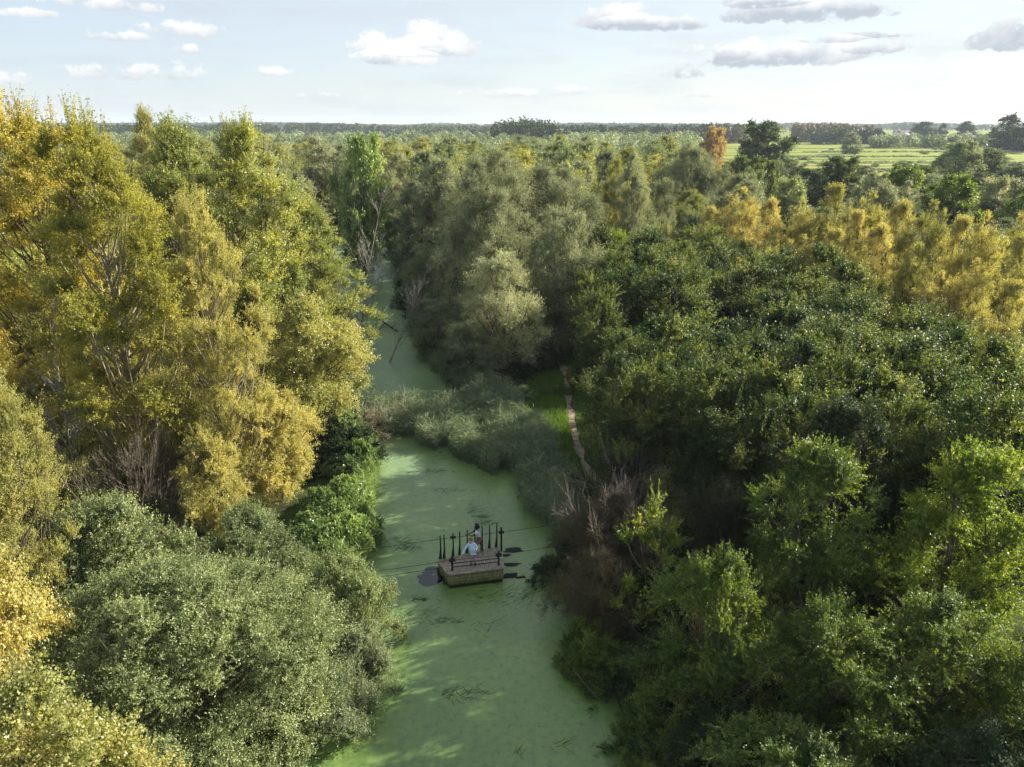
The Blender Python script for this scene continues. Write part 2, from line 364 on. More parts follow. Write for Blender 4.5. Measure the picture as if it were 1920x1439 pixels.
def ground_mat():
    m, nt, b = mat_new('ground_soil_and_meadow'); L = nt.links
    c1 = ramp(nt, [(.35, (.035, .03, .018)), (.5, (.04, .055, .018)), (.68, (.06, .09, .025))], noise_node(nt, .8, 6, .7))
    c2a = ramp(nt, [(.3, (.15, .19, .03)), (.5, (.23, .27, .04)), (.62, (.30, .31, .06)), (.8, (.26, .22, .07))], noise_node(nt, .006, 6, .65, mp=(.5, 3.2, 1)))
    st = ramp(nt, [(.40, (1, 1, 1)), (.455, (.38, .36, .32)), (.475, (.38, .36, .32)), (.53, (1, 1, 1))], noise_node(nt, .004, 3, .5, mp=(.35, 7, 1)))
    mu = nt.nodes.new('ShaderNodeMix'); mu.data_type = 'RGBA'; mu.blend_type = 'MULTIPLY'; mu.inputs[0].default_value = 1; L.new(c2a, mu.inputs[6]); L.new(st, mu.inputs[7])
    tc = nt.nodes.new('ShaderNodeTexCoord'); sp = nt.nodes.new('ShaderNodeSeparateXYZ'); L.new(tc.outputs['Object'], sp.inputs[0])
    mr = nt.nodes.new('ShaderNodeMapRange'); L.new(sp.outputs[1], mr.inputs[0]); mr.inputs[1].default_value = 225; mr.inputs[2].default_value = 250
    mx = nt.nodes.new('ShaderNodeMix'); mx.data_type = 'RGBA'; L.new(mr.outputs[0], mx.inputs[0]); L.new(c1, mx.inputs[6]); L.new(mu.outputs[2], mx.inputs[7])
    L.new(mx.outputs[2], b.inputs['Base Color']); b.inputs['Roughness'].default_value = .95; b.inputs['Specular IOR Level'].default_value = .1
    return m
tag(link('ground', mesh_np('ground', V, F, ground_mat(), smooth=True)), kind='structure')

def water_mat():
    m, nt, b = mat_new('duckweed_water'); L = nt.links
    c = ramp(nt, [(.3, (.082, .150, .026)), (.5, (.115, .196, .033)), (.7, (.165, .255, .048))], noise_node(nt, .22, 7, .62, mp=(1, .7, 1)))
    f = ramp(nt, [(.38, (.45, .52, .45)), (.48, (.85, .88, .85)), (.62, (1.15, 1.12, 1))], noise_node(nt, 3.2, 9, .78))
    mu = nt.nodes.new('ShaderNodeMix'); mu.data_type = 'RGBA'; mu.blend_type = 'MULTIPLY'; mu.inputs[0].default_value = .8; L.new(c, mu.inputs[6]); L.new(f, mu.inputs[7])
    L.new(mu.outputs[2], b.inputs['Base Color']); b.inputs['Roughness'].default_value = .34; b.inputs['Specular IOR Level'].default_value = .7
    b.inputs['Sheen Weight'].default_value = .4; b.inputs['Sheen Roughness'].default_value = .45; b.inputs['Sheen Tint'].default_value = (.8, .92, 1, 1)
    bp = nt.nodes.new('ShaderNodeBump'); bp.inputs['Strength'].default_value = .25; bp.inputs['Distance'].default_value = .02
    L.new(noise_node(nt, 30, 3), bp.inputs['Height']); L.new(bp.outputs[0], b.inputs['Normal'])
    return m
wy = np.linspace(-60, 158, 110); wl = np.interp(wy, CY, CXL) - 1.6; wr = np.interp(wy, CY, CXR) + 1.6
V = np.stack([np.stack([wl, wy, wl * 0], 1), np.stack([wr, wy, wr * 0], 1)], 1).reshape(-1, 3)
F = np.array([[2 * i, 2 * i + 1, 2 * i + 3, 2 * i + 2] for i in range(len(wy) - 1)])
tag(link('canal_water', mesh_np('canal_water', V, F, water_mat())), kind='structure')

def blob(cx, cy_, rx, ry, z, seed, n=40, rot=.2, rough=.3):
    r_ = np.random.default_rng(seed); a = np.linspace(0, 2 * math.pi, n, endpoint=False); rr = np.ones(n)
    for k in range(2, 8): rr += rough / k * 1.6 * r_.uniform(-1, 1) * np.sin(k * a + r_.uniform(0, 6.28))
    x, y = np.cos(a) * rx * rr, np.sin(a) * ry * rr
    X = cx + x * math.cos(rot) - y * math.sin(rot); Y = cy_ + x * math.sin(rot) + y * math.cos(rot)
    V = np.concatenate([[[cx, cy_, z]], np.stack([X, Y, np.full(n, z)], 1)]); F = np.array([[0, i + 1, (i + 1) % n + 1] for i in range(n)])
    return V, F
m_open, nt, b = mat_new('open_dark_water'); b.inputs['Base Color'].default_value = (.004, .006, .008, 1); b.inputs['Roughness'].default_value = .04
b.inputs['Specular IOR Level'].default_value = .6
bl = []
for (px, py, rx, ry, s) in [(812, 1070, .55, .35, 1), (808, 1088, .75, .42, 2), (798, 1081, .4, .25, 12)]:
    g = G(px, py); bl.append(blob(g[0], g[1], rx, ry, .004 + .0006 * len(bl), s))
V, F = merge(bl); tag(link('open_water', mesh_np('open_water', V, F, m_open)), kind='structure')
bl = []
for (px, py, rx, ry, s) in [(962, 1032, .62, .22, 3), (958, 1059, .5, .18, 4), (957, 1080, .45, .22, 5), (976, 1083, .3, .12, 6), (950, 1042, .25, .12, 7)]:
    g = G(px, py); bl.append(blob(g[0], g[1], rx, ry, .004 + .0006 * len(bl), s))
V, F = merge(bl); tag(link('dark_water', mesh_np('dark_water', V, F, plainmat('matte_black_water', (.006, .008, .008), .6, .15))), kind='structure')  # open water painted matte black as a dark reflection, mirrors no sky

# footpath on the right bank
pp = [G(1118, 905, .5), G(1092, 862, .5), G(1078, 820, .5), G(1070, 780, .5), G(1064, 740, .5), G(1056, 690, .5), G(1042, 645, .5), G(1032, 618, .5), G(1024, 590, .5), G(1030, 560, .5), G(1045, 520, .5)]
pp = np.array([(7.5, 30)] + pp); tq = np.linspace(0, len(pp) - 1, 80); px_ = np.interp(tq, np.arange(len(pp)), pp[:, 0]); py_ = np.interp(tq, np.arange(len(pp)), pp[:, 1])
wob = .12 * np.sin(tq * 5.3) + .08 * np.sin(tq * 11); rows = []
for k, s in enumerate((-1, -.5, 0, .5, 1)):
    X = px_ + s * (.26 + wob * .6) + .1 * np.sin(tq * 7 + k); rows.append(np.stack([X, py_, gz(X, py_) + .02 + .015 * (1 - abs(s))], 1))
V = np.stack(rows, 1).reshape(-1, 3); idx = np.arange(len(V)).reshape(-1, 5)
F = np.stack([idx[:-1, :-1], idx[:-1, 1:], idx[1:, 1:], idx[1:, :-1]], -1).reshape(-1, 4)
tag(link('footpath', mesh_np('footpath', V, F, plainmat('path_bare_earth', (.23, .18, .13), .95, .1, .6, 3))), kind='structure')
def path_x(y): return np.interp(y, py_, px_)

# ------------------------------------------------------------------ tree prototypes
POP = ((0, .45), (.12, .8), (.35, 1), (.65, .92), (.82, .74), (.93, .5), (1, .22))
tree_proto('poplar_a', 1, 23, 5.6, .12, POP, 1, .03, 200, 1.25, .75, 42, 28, 1.15, .10, .088, .30, .2, .4, 1.3, .05, .45, .10, wisps=2.3, lump=.28)
tree_proto('poplar_b', 2, 21, 4.6, .15, POP, 2, .07, 160, 1.25, .8, 40, 26, 1.15, .10, .088, .24, .2, .4, 1.4, .05, .45, .10, wisps=1.9, lump=.3)
tree_proto('poplar_low', 3, 10, 4.2, .15, ((0, .7), (.3, 1), (.7, .85), (1, .25)), 2, .1, 90, 1.2, .35, 42, 30, 1.1, .10, .088, .18, .2, .4, .8, .1, .5, .11)
tree_proto('poplar_over', 13, 11, 4.2, .42, ((0, .8), (.3, 1), (.7, .8), (1, .3)), 2, .1, 75, 1.2, .35, 42, 30, 1.1, .10, .088, .18, .2, .4, .5, .1, .5, .11)
DOME = ((0, .95), (.3, 1), (.6, .84), (.85, .5), (1, .2))
tree_proto('sallow_a', 4, 8, 7, .03, DOME, 6, .45, 380, .95, .7, 46, 30, 1.15, .085, .038, .10, .08, .33, .7, 0, .6, .08, lump=.12)
tree_proto('sallow_b', 5, 4.5, 3, .03, DOME, 5, .4, 110, .75, .7, 42, 28, 1.15, .085, .038, .07, .1, .33, .7, 0, .6, .08, lump=.2)
WIL = ((0, .7), (.2, .95), (.5, 1), (.75, .8), (.92, .5), (1, .2))
tree_proto('willow_big', 6, 19, 8.5, .08, WIL, 4, .22, 200, 2.1, .5, 50, 24, 1.0, .20, .05, .30, .06, .36, 1.1, .2, .5, .11, lump=.24)
tree_proto('willow_mid', 7, 12, 4.8, .1, WIL, 3, .16, 100, 1.5, .5, 42, 24, 1.0, .17, .045, .22, .08, .38, 1.1, .2, .5, .11, lump=.25)
tree_proto('willow_tall', 8, 18, 4.8, .08, ((0, .6), (.3, .9), (.6, 1), (.85, .65), (1, .2)), 2, .06, 130, 1.6, .65, 42, 22, 1.0, .20, .055, .22, .08, .38, 1.4, .15, .5, .11, lump=.28)
OAK = ((0, .8), (.25, 1), (.55, .98), (.8, .78), (1, .35))
for i in range(3): tree_proto('oak_%s' % 'abc'[i], 20 + i, 10, 3.9, .15, OAK, 1, .03, 58, 1.3, .75, 38, 30, 1.3, .13, .08, .18, .06, .36, .6, 0, .75, .075, lump=.26, wisps=.7, dirr=.85)
tree_proto('elm_a', 30, 10, 3.3, .06, ((0, .8), (.3, 1), (.6, .95), (.85, .7), (1, .3)), 3, .12, 110, .9, .6, 36, 34, 1.25, .085, .045, .14, .2, .4, 1.0, .1, .7, .06, wisps=1.0, lump=.25)
tree_proto('elm_b', 31, 8, 3.3, .04, ((0, .9), (.3, 1), (.6, .9), (.85, .65), (1, .3)), 4, .2, 100, .9, .5, 34, 34, 1.3, .085, .045, .12, .2, .4, .9, .1, .7, .06, wisps=1.1, lump=.28)
for i in range(2): tree_proto('yellow_%s' % 'ab'[i], 40 + i, 15, 3.8, .12, ((0, .45), (.3, .8), (.6, 1), (.85, .8), (1, .3)), 2, .07, 80, 1.35, .6, 34, 24, 1.0, .15, .06, .20, .25, .42, 1.5, .12, .5, .11, lump=.3)
MID = ((0, .7), (.3, 1), (.6, .95), (.85, .65), (1, .2))
for i in range(4): tree_proto('mid_%s' % 'abcd'[i], 50 + i, 17, 5.2, .08, MID if i % 2 else WIL, 1 + i % 2, .06, 80, 1.9, .5, 22, 16, .95, .33, .13, .22, .04, .38, 1.2, .1, .5, .12, lump=.3)
for i in range(2): tree_proto('round_%s' % 'ab'[i], 56 + i, 17, 6, .02, ((0, .85), (.3, 1), (.7, .96), (.9, .72), (1, .42)), 1, .05, 90, 2.0, .5, 24, 15, .95, .45, .22, .3, .03, .38, 1.0, 0, .5, .12, lump=.22)
for i in range(3): tree_proto('far_%s' % 'abc'[i], 60 + i, 20, 7, .02, MID, 1, .03, 60, 2.9, .4, 12, 12, .9, .9, .5, .3, 0, .36, .8, 0, .5, .15, lump=.25)
for i in range(2): tree_proto('bush_%s' % 'ab'[i], 70 + i, 2.4, 1.7, .02, DOME, 4, .35, 44, .55, .5, 18, 20, 1.2, .10, .06, .03, .15, .36, .6, .15, .7, .1, lump=.3)
tree_proto('bramble', 75, 1.8, 2.2, .02, DOME, 4, .5, 60, .5, .35, 24, 20, 1.2, .12, .085, .03, .1, .3, .5, .25, .8, .1, lump=.3)
tree_proto('thorn', 80, 6, 4.2, .05, DOME, 5, .4, 150, .9, .1, 34, 26, 1.5, .075, .04, .10, .45, .34, .6, .45, .5, .1, lump=.25, bare=.15)
tree_proto('shoots', 81, 7, 1.7, .1, DOME, 3, .1, 30, .6, .9, 18, 30, 1.5, .09, .05, .06, .4, .4, .8, .1, .8, .05, wisps=1.9, lump=.3, dirr=.8)
def bare_proto(key, seed, H, R, n=40, up=.9, sub=8, tr=.12, base=.15):
    """leafless tree: trunk, limbs, branchlets and twigs"""
    rng = np.random.default_rng(seed); t = np.linspace(0, 1, 10)
    st = np.stack([.06 * H * t ** 1.5 + np.cumsum(rng.normal(0, .01 * H, 10)) * t, np.cumsum(rng.normal(0, .01 * H, 10)) * t, H * t], 1)[None]
    parts = [tubes(st, tr * (1.02 - t)[None], 7)]
    za = H * (base + (1 - base) * rng.uniform(0, .95, n)); A = np.stack([np.interp(za, st[0, :, 2], st[0, :, c]) for c in range(3)], 1)
    az = rng.uniform(0, 6.28, n); l1 = R * (1.15 - za / H) * rng.uniform(.6, 1.2, n)
    D = nrm(np.stack([np.cos(az), np.sin(az), np.full(n, up)], 1))
    def shoot(A, D, l, r0, k, sag=.15):
        tt = np.linspace(0, 1, 5)[None, :, None]; m = len(A)
        P = A[:, None] + D[:, None] * l[:, None, None] * tt + rsph(rng, m)[:, None] * (l[:, None, None] * .12) * tt ** 2 + np.array([0, 0, sag]) * l[:, None, None] * tt ** 2
        parts.append(tubes(P, r0[:, None] * (1.0 - .8 * tt[:, :, 0]) + .004, k)); return P
    P1 = shoot(A, D, l1, tr * .38 * (1.1 - za / H), 5)
    def children(P, D, l, m, f):
        nn = len(P); ci = np.repeat(np.arange(nn), m); u = rng.uniform(.2, 1, nn * m) * 4; i0 = np.minimum(u.astype(int), 3); w = (u - i0)[:, None]
        A2 = P[ci, i0] * (1 - w) + P[ci, i0 + 1] * w; D2 = nrm(D[ci] + rsph(rng, nn * m) * .75 + np.array([0, 0, .25])); return A2, D2, l[ci] * f * rng.uniform(.5, 1.2, nn * m)
    A2, D2, l2 = children(P1, D, l1, sub // 2, .5); P2 = shoot(A2, D2, l2, np.full(len(A2), .016), 3)
    A3, D3, l3 = children(P2, D2, l2, sub // 2, .5); shoot(A3, D3, l3, np.full(len(A3), .009), 3)
    V, F = merge(parts); PROTO[key] = (mesh_np(key, V, F, BARK_DEAD, smooth=True), None, H, R)
bare_proto('bare_a', 90, 14, 3.6, 46); bare_proto('bare_b', 91, 9, 3.0, 34, .6); bare_proto('twigs', 92, 3.5, 3.4, 44, .25, 16, .055, .02)

# ------------------------------------------------------------------ named trees: left bank
gp = 'golden and green poplars on the left bank'
T('poplar_a', 'poplar_tree', 85, 212, 43, 370, L_GOLD, 'tall golden poplar at the left edge with the highest ragged top', group=gp)
T('poplar_a', 'poplar_tree', 205, 235, 37, 345, L_GOLD, 'broad golden poplar with thick forked trunk behind the grey-green sallow dome', group=gp, bmat=BARK_PALE, rz=1.0)
T('poplar_a', 'poplar_tree', 388, 385, 36.5, 195, L_GOLD2, 'narrow shorter golden poplar between the broad golden one and the green ones', group=gp, bmat=BARK_PALE, rz=2.0)
T('poplar_b', 'poplar_tree', 352, 235, 53, 235, L_YGREEN, 'tall yellow-green poplar rising behind the narrow golden one', group=gp)
T('poplar_b', 'poplar_tree', 458, 236, 51, 240, L_YGREEN, 'tall green poplar with pointed top, rightmost of those that break the skyline', group=gp, rz=.6)
T('poplar_b', 'poplar_tree', 592, 390, 55, 185, L_YGREEN, 'leaning pale green poplar beside the bare grey tree', group=gp, rz=2.6)
T('poplar_over', 'poplar_tree', 590, 555, 45, 225, L_PALE, 'low straw-green poplar leaning out over the canal', group=gp)
T('poplar_low', 'poplar_tree', 512, 715, 38, 175, L_GOLD2, 'low straw-yellow poplar just left of the bramble bank', group=gp)
T('poplar_low', 'poplar_tree', 400, 800, 34, 150, L_GOLD2, 'small golden poplar sapling right above the sallow dome', group=gp)
T('poplar_low', 'poplar_tree', 530, 470, 52, 190, L_YGREEN, 'mid-height green poplar under the leaning pale green one', group=gp)
T('poplar_b', 'poplar_tree', -15, 620, 24, 175, L_GOLD2, 'yellow-green poplar cut by the left edge halfway down', group=gp)
T('poplar_low', 'poplar_tree', -35, 1000, 17, 320, L_GOLD2, 'bright golden poplar crown cut by the left edge beside the sallow dome', group=gp)
T('poplar_low', 'poplar_tree', 80, 1290, 13.5, 450, L_PALE, 'near golden-green poplar crown filling the bottom left corner', group=gp)
T('poplar_low', 'poplar_tree', 110, 560, 42, 260, L_OLIVE, 'olive brown undergrown poplar under the leftmost golden one', group=gp)
T('poplar_low', 'poplar_tree', 60, 800, 31, 240, L_OLIVE, 'low brown-green poplar behind the left edge crown', group=gp)
T('poplar_b', 'poplar_tree', 285, 208, 105, 90, L_OLIVE, 'distant grey-green tree showing between golden and green poplars', group=gp)
gs = 'grey-green sallows on the left bank'
place('sallow_a', 'sallow_bush', -12.3, 19.8, 8.0, 6.9, L_SALLOW, 'big grey-green sallow dome filling the lower left', 'bush', gs)
place('sallow_b', 'sallow_bush', -7.3, 25.4, 5.0, 2.6, L_SALLOW, 'smaller sallow lobe leaning over the canal left of the raft', 'bush', gs)
place('sallow_b', 'sallow_bush', -12.2, 28.4, 5.6, 3.0, L_SALLOW, 'olive sallow bush behind the big dome', 'bush', gs)
place('sallow_b', 'sallow_bush', -17.5, 27.0, 6.8, 3.8, L_SALLOW, 'sallow bush left behind the big dome under the golden poplar', 'bush', gs)
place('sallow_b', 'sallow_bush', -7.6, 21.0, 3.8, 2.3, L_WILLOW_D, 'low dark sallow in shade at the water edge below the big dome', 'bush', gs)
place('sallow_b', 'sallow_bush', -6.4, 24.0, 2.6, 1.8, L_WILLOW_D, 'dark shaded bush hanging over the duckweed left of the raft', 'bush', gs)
place('sallow_b', 'sallow_bush', -10.6, 15.6, 5.0, 3.0, L_SALLOW, 'front sallow lobe at the bottom edge beside the golden corner crown', 'bush', gs)
gb = 'bare grey trees by the canal'
def TB(key, px, py, Y, w, label, bm=BARK_DEAD, rz=0.0, tilt=(0, 0), name='bare_tree', grp=gb): return T(key, name, px, py, Y, w, None, label, 'tree', grp, bm, rz, tilt)
TB('bare_a', 655, 345, 68, 130, 'leafless grey tree standing at the water on the left of the far canal', rz=.2, tilt=(0, .12))
TB('bare_b', 715, 480, 66, 110, 'small leafless tree leaning over the far canal', rz=.5, tilt=(0, .45))
TB('bare_a', 548, 295, 74, 70, 'pinkish leafless tree behind the leaning pale green poplar', rz=2)
TB('bare_a', 605, 335, 88, 70, 'leafless tree left of the far canal, behind the leaning poplar', rz=3)
TB('bare_a', 520, 262, 95, 60, 'tall pale leafless tree beside the pointed green poplar', rz=4)
TB('twigs', 250, 850, 32, 200, 'brown leafless branches hanging under the broad golden poplar', bm=BARK, rz=1)
TB('bare_a', 95, 560, 36, 150, 'thin leafless tree in front of the left golden poplars', rz=1)
TB('twigs', 680, 775, 48.5, 160, 'tangle of brown dead twigs across the reeds at the left shore', BARK_PALE, .4, name='dead_twigs')

# ------------------------------------------------------------------ centre: willows on the right bank of the far canal
gw = 'grey-green willows in the middle'
W = lambda *a, k='willow_big', m=None, **kw: T(k, 'willow_tree', a[0], a[1], a[2], a[3], m or L_WILLOW, a[4], 'tree', gw, **kw)
W(935, 280, 80, 275, 'largest grey-green willow in the middle with billowing crown', rz=.5)
W(1035, 300, 84, 210, 'right shoulder of the willow group behind the large middle one', rz=1.5)
W(1060, 385, 70, 160, 'willow crown at the right foot of the large middle one', k='willow_mid')
W(935, 468, 62, 190, 'small silver willow with dark trunk standing beside the footpath', k='willow_mid', rz=2)
W(865, 395, 74, 140, 'willow in front of the large middle one on the canal side', k='willow_mid', rz=1)
W(835, 300, 92, 130, 'tall willow left of the large middle one', k='willow_tall')
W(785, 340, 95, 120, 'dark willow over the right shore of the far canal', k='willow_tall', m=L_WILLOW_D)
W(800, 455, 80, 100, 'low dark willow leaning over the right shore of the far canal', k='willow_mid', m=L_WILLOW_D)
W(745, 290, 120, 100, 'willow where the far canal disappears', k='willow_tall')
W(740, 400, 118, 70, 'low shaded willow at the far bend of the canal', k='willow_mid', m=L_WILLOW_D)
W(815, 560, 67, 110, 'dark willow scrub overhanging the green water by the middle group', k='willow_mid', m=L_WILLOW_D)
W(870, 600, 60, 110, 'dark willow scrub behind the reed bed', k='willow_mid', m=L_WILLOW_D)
W(1000, 560, 74, 110, 'shaded willow behind the footpath', k='willow_mid')
W(1190, 288, 96, 90, 'narrow upright willow right of the middle group', k='willow_tall', rz=1)
W(1155, 300, 100, 60, 'slim olive willow left of the narrow upright one', k='willow_tall', m=L_OLIVE)
W(1295, 268, 118, 150, 'broad grey willow left of the yellow grove', k='willow_big', rz=2)
W(1240, 330, 100, 70, 'grey willow between narrow upright and broad grey ones', k='willow_mid')
W(1290, 392, 84, 75, 'low dark willow left of the yellow grove', k='willow_mid', m=L_WILLOW_D)
W(915, 345, 75, 200, 'front billow of the large middle willow group', k='willow_big', rz=3.3)
T('round_a', 'ash_tree', 672, 250, 110, 100, L_BRAMBLE, 'bright green tree above the bare grey trees')
T('elm_b', 'young_tree', 1150, 430, 82, 110, L_LIME, 'yellow-green bushy tree at the back of the oak stand', group='light green bushes behind the oaks')
T('elm_b', 'young_tree', 1245, 425, 84, 110, L_OLIVE, 'olive bush between oak stand and yellow grove', group='light green bushes behind the oaks')
T('elm_b', 'young_tree', 1330, 430, 80, 90, L_LIME, 'light green bush just before the yellow grove', group='light green bushes behind the oaks')

# ------------------------------------------------------------------ oak stand
r = np.random.default_rng(5); k = 0
for row, Y in enumerate(np.arange(38, 80, 4.6)):
    for X in np.arange(7.4 + (row % 2) * 2.6, 29.5, 5.3):
        x = X + r.uniform(-.8, .8); y = Y + r.uniform(-.9, .9); x = max(x, 6.9)
        if y > 74 and x > 25: continue
        dx, dy = x - 4.4, y - 50.0; al = dx * .927 + dy * .375; pe = abs(-dx * .375 + dy * .927)
        if 0 < al < 21.5 and pe < 3.4: continue            # a gap in the stand where the sun reaches the footpath
        H = r.uniform(9.4, 10.8) + (.5 if y > 55 else 0) - max(0, 10.5 - x) * .35
        place('oak_' + 'abc'[k % 3], 'oak_tree', max(x, 7.3), y, H, r.uniform(3.6, 4.7) - (1.0 if x < 9 and y < 66 else 0), (L_OAK, L_OAK, L_OAK2)[r.integers(3)] if y > 52 else L_OAK, 'dark green oak packed into the stand right of the footpath', 'tree', 'oaks in the dark stand right of the path'); k += 1
for (px, py, Y, w, lb) in [(1500, 700, 37, 130, 'sunlit lighter oak at the front of the stand behind the bright elms'), (1660, 660, 38, 150, 'right front oak of the stand with glossy lit leaves'),
                           (1800, 620, 40, 170, 'greyish oak at the right end of the stand under the yellow trees'), (1880, 740, 33, 160, 'brown-green oak at the right edge beneath the yellow trees')]:
    T('oak_a', 'oak_tree', px, py, Y, w, L_OAK, lb, group='oaks in the dark stand right of the path')

# ------------------------------------------------------------------ yellow grove
for i, (px, py, Y, w) in enumerate([(1330, 388, 88, 80), (1395, 350, 86, 95), (1440, 372, 82, 75), (1505, 372, 81, 80), (1560, 345, 79, 95), (1620, 357, 75, 90), (1680, 376, 71, 90), (1740, 372, 69, 95),
                                   (1640, 420, 65, 90), (1700, 452, 60, 95), (1560, 430, 69, 85), (1500, 440, 73, 80), (1785, 405, 62, 95), (1840, 395, 59, 100), (1895, 440, 54, 100), (1805, 482, 54, 100),
                                   (1872, 525, 47, 110), (1745, 505, 55, 90), (1915, 590, 43, 110), (1435, 440, 76, 75), (1600, 395, 72, 80), (1930, 380, 64, 90)]):
    T('yellow_' + 'ab'[i % 2], 'yellow_willow', px, py, Y, w, L_YELLOW, 'golden-yellow willow in the grove behind the oak stand', 'tree', 'yellow willows in the grove on the right')

# ------------------------------------------------------------------ near right: elms and thorns
ge = 'elms and scrub at the lower right'
E_ = lambda key, X, Y, H, R_, m, lb, name='elm_tree', cat='tree', bm=None: place(key, name, X, Y, H, R_, m, lb, cat, ge, bmat=bm)
E_('elm_a', 12.0, 24.5, 10.4, 2.9, L_ELM, 'glossy green elm with two rounded tops at the lower right')
E_('elm_a', 17.6, 24.0, 10.4, 3.3, L_LIME, 'brightest lime-green elm at the right edge')
E_('elm_b', 7.4, 21.0, 8.0, 2.5, L_ELM, 'pale elm with upright sprays left of the glossy green one')
E_('shoots', 6.2, 26.6, 6.9, 1.7, L_LIME, 'small elm with yellow upright shoots right of the raft')
for (x, y, h) in ((14.5, 33, 10.2), (18.6, 31.6, 10.4), (22.6, 30, 10.6), (19.4, 36, 10.2), (14.8, 37, 9.8), (26.5, 33, 10.4), (23.5, 37, 10), (11, 36, 9.2)):
    place('oak_b', 'oak_tree', x, y, h, 3.3, L_OAK, 'dark green oak packed into the stand right of the footpath', 'tree', 'oaks in the dark stand right of the path')
place('oak_a', 'oak_tree', 20.5, 28.3, 11.8, 3.4, L_OAK, 'tall oak added for shade directly behind the brightest lime-green elm', 'tree', 'oaks in the dark stand right of the path')  # added so that its crown shades the near canal
E_('elm_a', 14.6, 28.8, 10.4, 3.1, L_DARK, 'dark tree added for shade in the gap behind the two elm tops')  # added and widened to keep sun off the near water
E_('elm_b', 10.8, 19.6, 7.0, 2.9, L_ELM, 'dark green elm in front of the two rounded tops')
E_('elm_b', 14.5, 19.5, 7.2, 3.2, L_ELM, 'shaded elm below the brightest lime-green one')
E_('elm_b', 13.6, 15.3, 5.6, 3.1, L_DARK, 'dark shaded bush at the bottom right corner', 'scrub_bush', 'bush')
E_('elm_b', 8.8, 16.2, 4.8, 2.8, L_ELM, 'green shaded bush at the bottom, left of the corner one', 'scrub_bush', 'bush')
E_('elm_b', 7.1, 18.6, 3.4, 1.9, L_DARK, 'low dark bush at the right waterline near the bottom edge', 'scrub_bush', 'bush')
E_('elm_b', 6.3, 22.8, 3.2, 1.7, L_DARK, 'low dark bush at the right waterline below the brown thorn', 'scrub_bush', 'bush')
E_('elm_a', 17.2, 17.5, 8.4, 2.6, L_ELM, 'deep green tree at the right edge under the brightest elm')
place('twigs', 'dead_twigs', 5.2, 31.2, 4.9, 3.0, None, 'arching grey twigs sticking out of the thorn bushes right of the raft', 'bush', ge, BARK_THORN, rz=1)
place('twigs', 'dead_twigs', 6.3, 34.0, 5.0, 2.4, None, 'brown dead twigs beside the end of the footpath', 'bush', ge, BARK_DARK, rz=2.5)
E_('thorn', 5.2, 31.0, 5.0, 2.9, L_BROWN, 'brown leafless-looking thorn bush right of the raft', 'thorn_bush', 'bush', BARK_THORN)
E_('thorn', 4.1, 27.4, 4.0, 2.3, L_BROWN, 'reddish-brown thorn bush hanging over the right waterline', 'thorn_bush', 'bush', BARK_THORN)
E_('thorn', 7.6, 33.4, 4.9, 2.4, L_OLIVE, 'olive thorn bush where the footpath disappears', 'thorn_bush', 'bush', BARK_THORN)
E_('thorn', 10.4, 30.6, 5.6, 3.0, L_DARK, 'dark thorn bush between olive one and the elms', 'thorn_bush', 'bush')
E_('bush_a', 8.6, 23.8, 5.4, 1.6, L_ORANGE, 'orange-tinted bush under the small yellow-shooted elm', 'autumn_bush', 'bush')

# ------------------------------------------------------------------ right middle distance
gm = 'trees at the edge of the meadow'
for (key, name, px, py, Y, w, m, lb) in [
    ('round_a', 'poplar_tree', 1440, 226, 300, 98, L_OAK, 'tall dark green tree alone before the meadow, breaking the skyline'),
    ('round_b', 'autumn_tree', 1337, 237, 265, 56, L_ORANGE, 'orange-brown tree near the skyline left of the meadow'),
    ('round_a', 'oak_tree', 1385, 292, 180, 90, L_OAK, 'dark round oak left of the meadow'),
    ('round_b', 'oak_tree', 1432, 298, 170, 70, L_OAK, 'second dark oak touching the dark round one'),
    ('round_b', 'sallow_bush', 1405, 316, 145, 72, L_SALLOW, 'pale grey-green sallow before the dark oaks'),
    ('round_b', 'sallow_bush', 1482, 330, 135, 84, L_SALLOW, 'pale grey-green sallow right behind the yellow grove'),
    ('round_a', 'oak_tree', 1562, 293, 190, 100, L_OAK, 'dark green oak rising against the meadow'),
    ('round_a', 'willow_tree', 1632, 322, 170, 70, L_WILLOW, 'grey-green tree right of the oak that rises against the meadow'),
    ('round_a', 'maple_tree', 1706, 308, 150, 90, L_ELM, 'fresh green tree behind the yellow grove'),
    ('round_a', 'maple_tree', 1780, 326, 125, 105, L_ELM, 'round fresh green tree behind the right part of the yellow grove'),
    ('round_b', 'willow_tree', 1868, 330, 130, 90, L_WILLOW, 'grey willow at the right edge above the yellow grove'),
    ('round_a', 'willow_tree', 1925, 335, 115, 90, L_WILLOW, 'grey willow cut by the right edge'),
    ('round_b', 'willow_tree', 1800, 262, 260, 82, L_WILLOW_D, 'dark leaning willow in front of the meadow on the right'),
    ('round_a', 'willow_tree', 1860, 277, 270, 64, L_WILLOW_D, 'rounded willow right of the dark leaning one'),
    ('round_a', 'willow_tree', 1850, 425, 85, 120, L_WILLOW_D, 'dark willow standing among the yellow grove at the right edge'),
    ('round_b', 'maple_tree', 1650, 345, 125, 80, L_WILLOW, 'grey-green bush between the yellow grove and the fresh green tree')]:
    T(key, name, px, py, Y, w, m, lb, group=gm)
T('far_a', 'poplar_tree', 1893, 214, 640, 66, L_FAR, 'massive dark tree against the sky at the right edge', group='big trees beyond the meadow')
T('far_b', 'poplar_tree', 1935, 228, 600, 70, L_FAR, 'dark tree cut by the right edge beneath the massive one', group='big trees beyond the meadow')
T('far_c', 'poplar_tree', 1737, 226, 1000, 46, L_FAR, 'dark poplar clump on the skyline right of the houses', group='big trees beyond the meadow')
T('far_a', 'poplar_tree', 1765, 231, 1020, 26, L_FAR, 'thin dark poplar right of the skyline clump', group='big trees beyond the meadow')
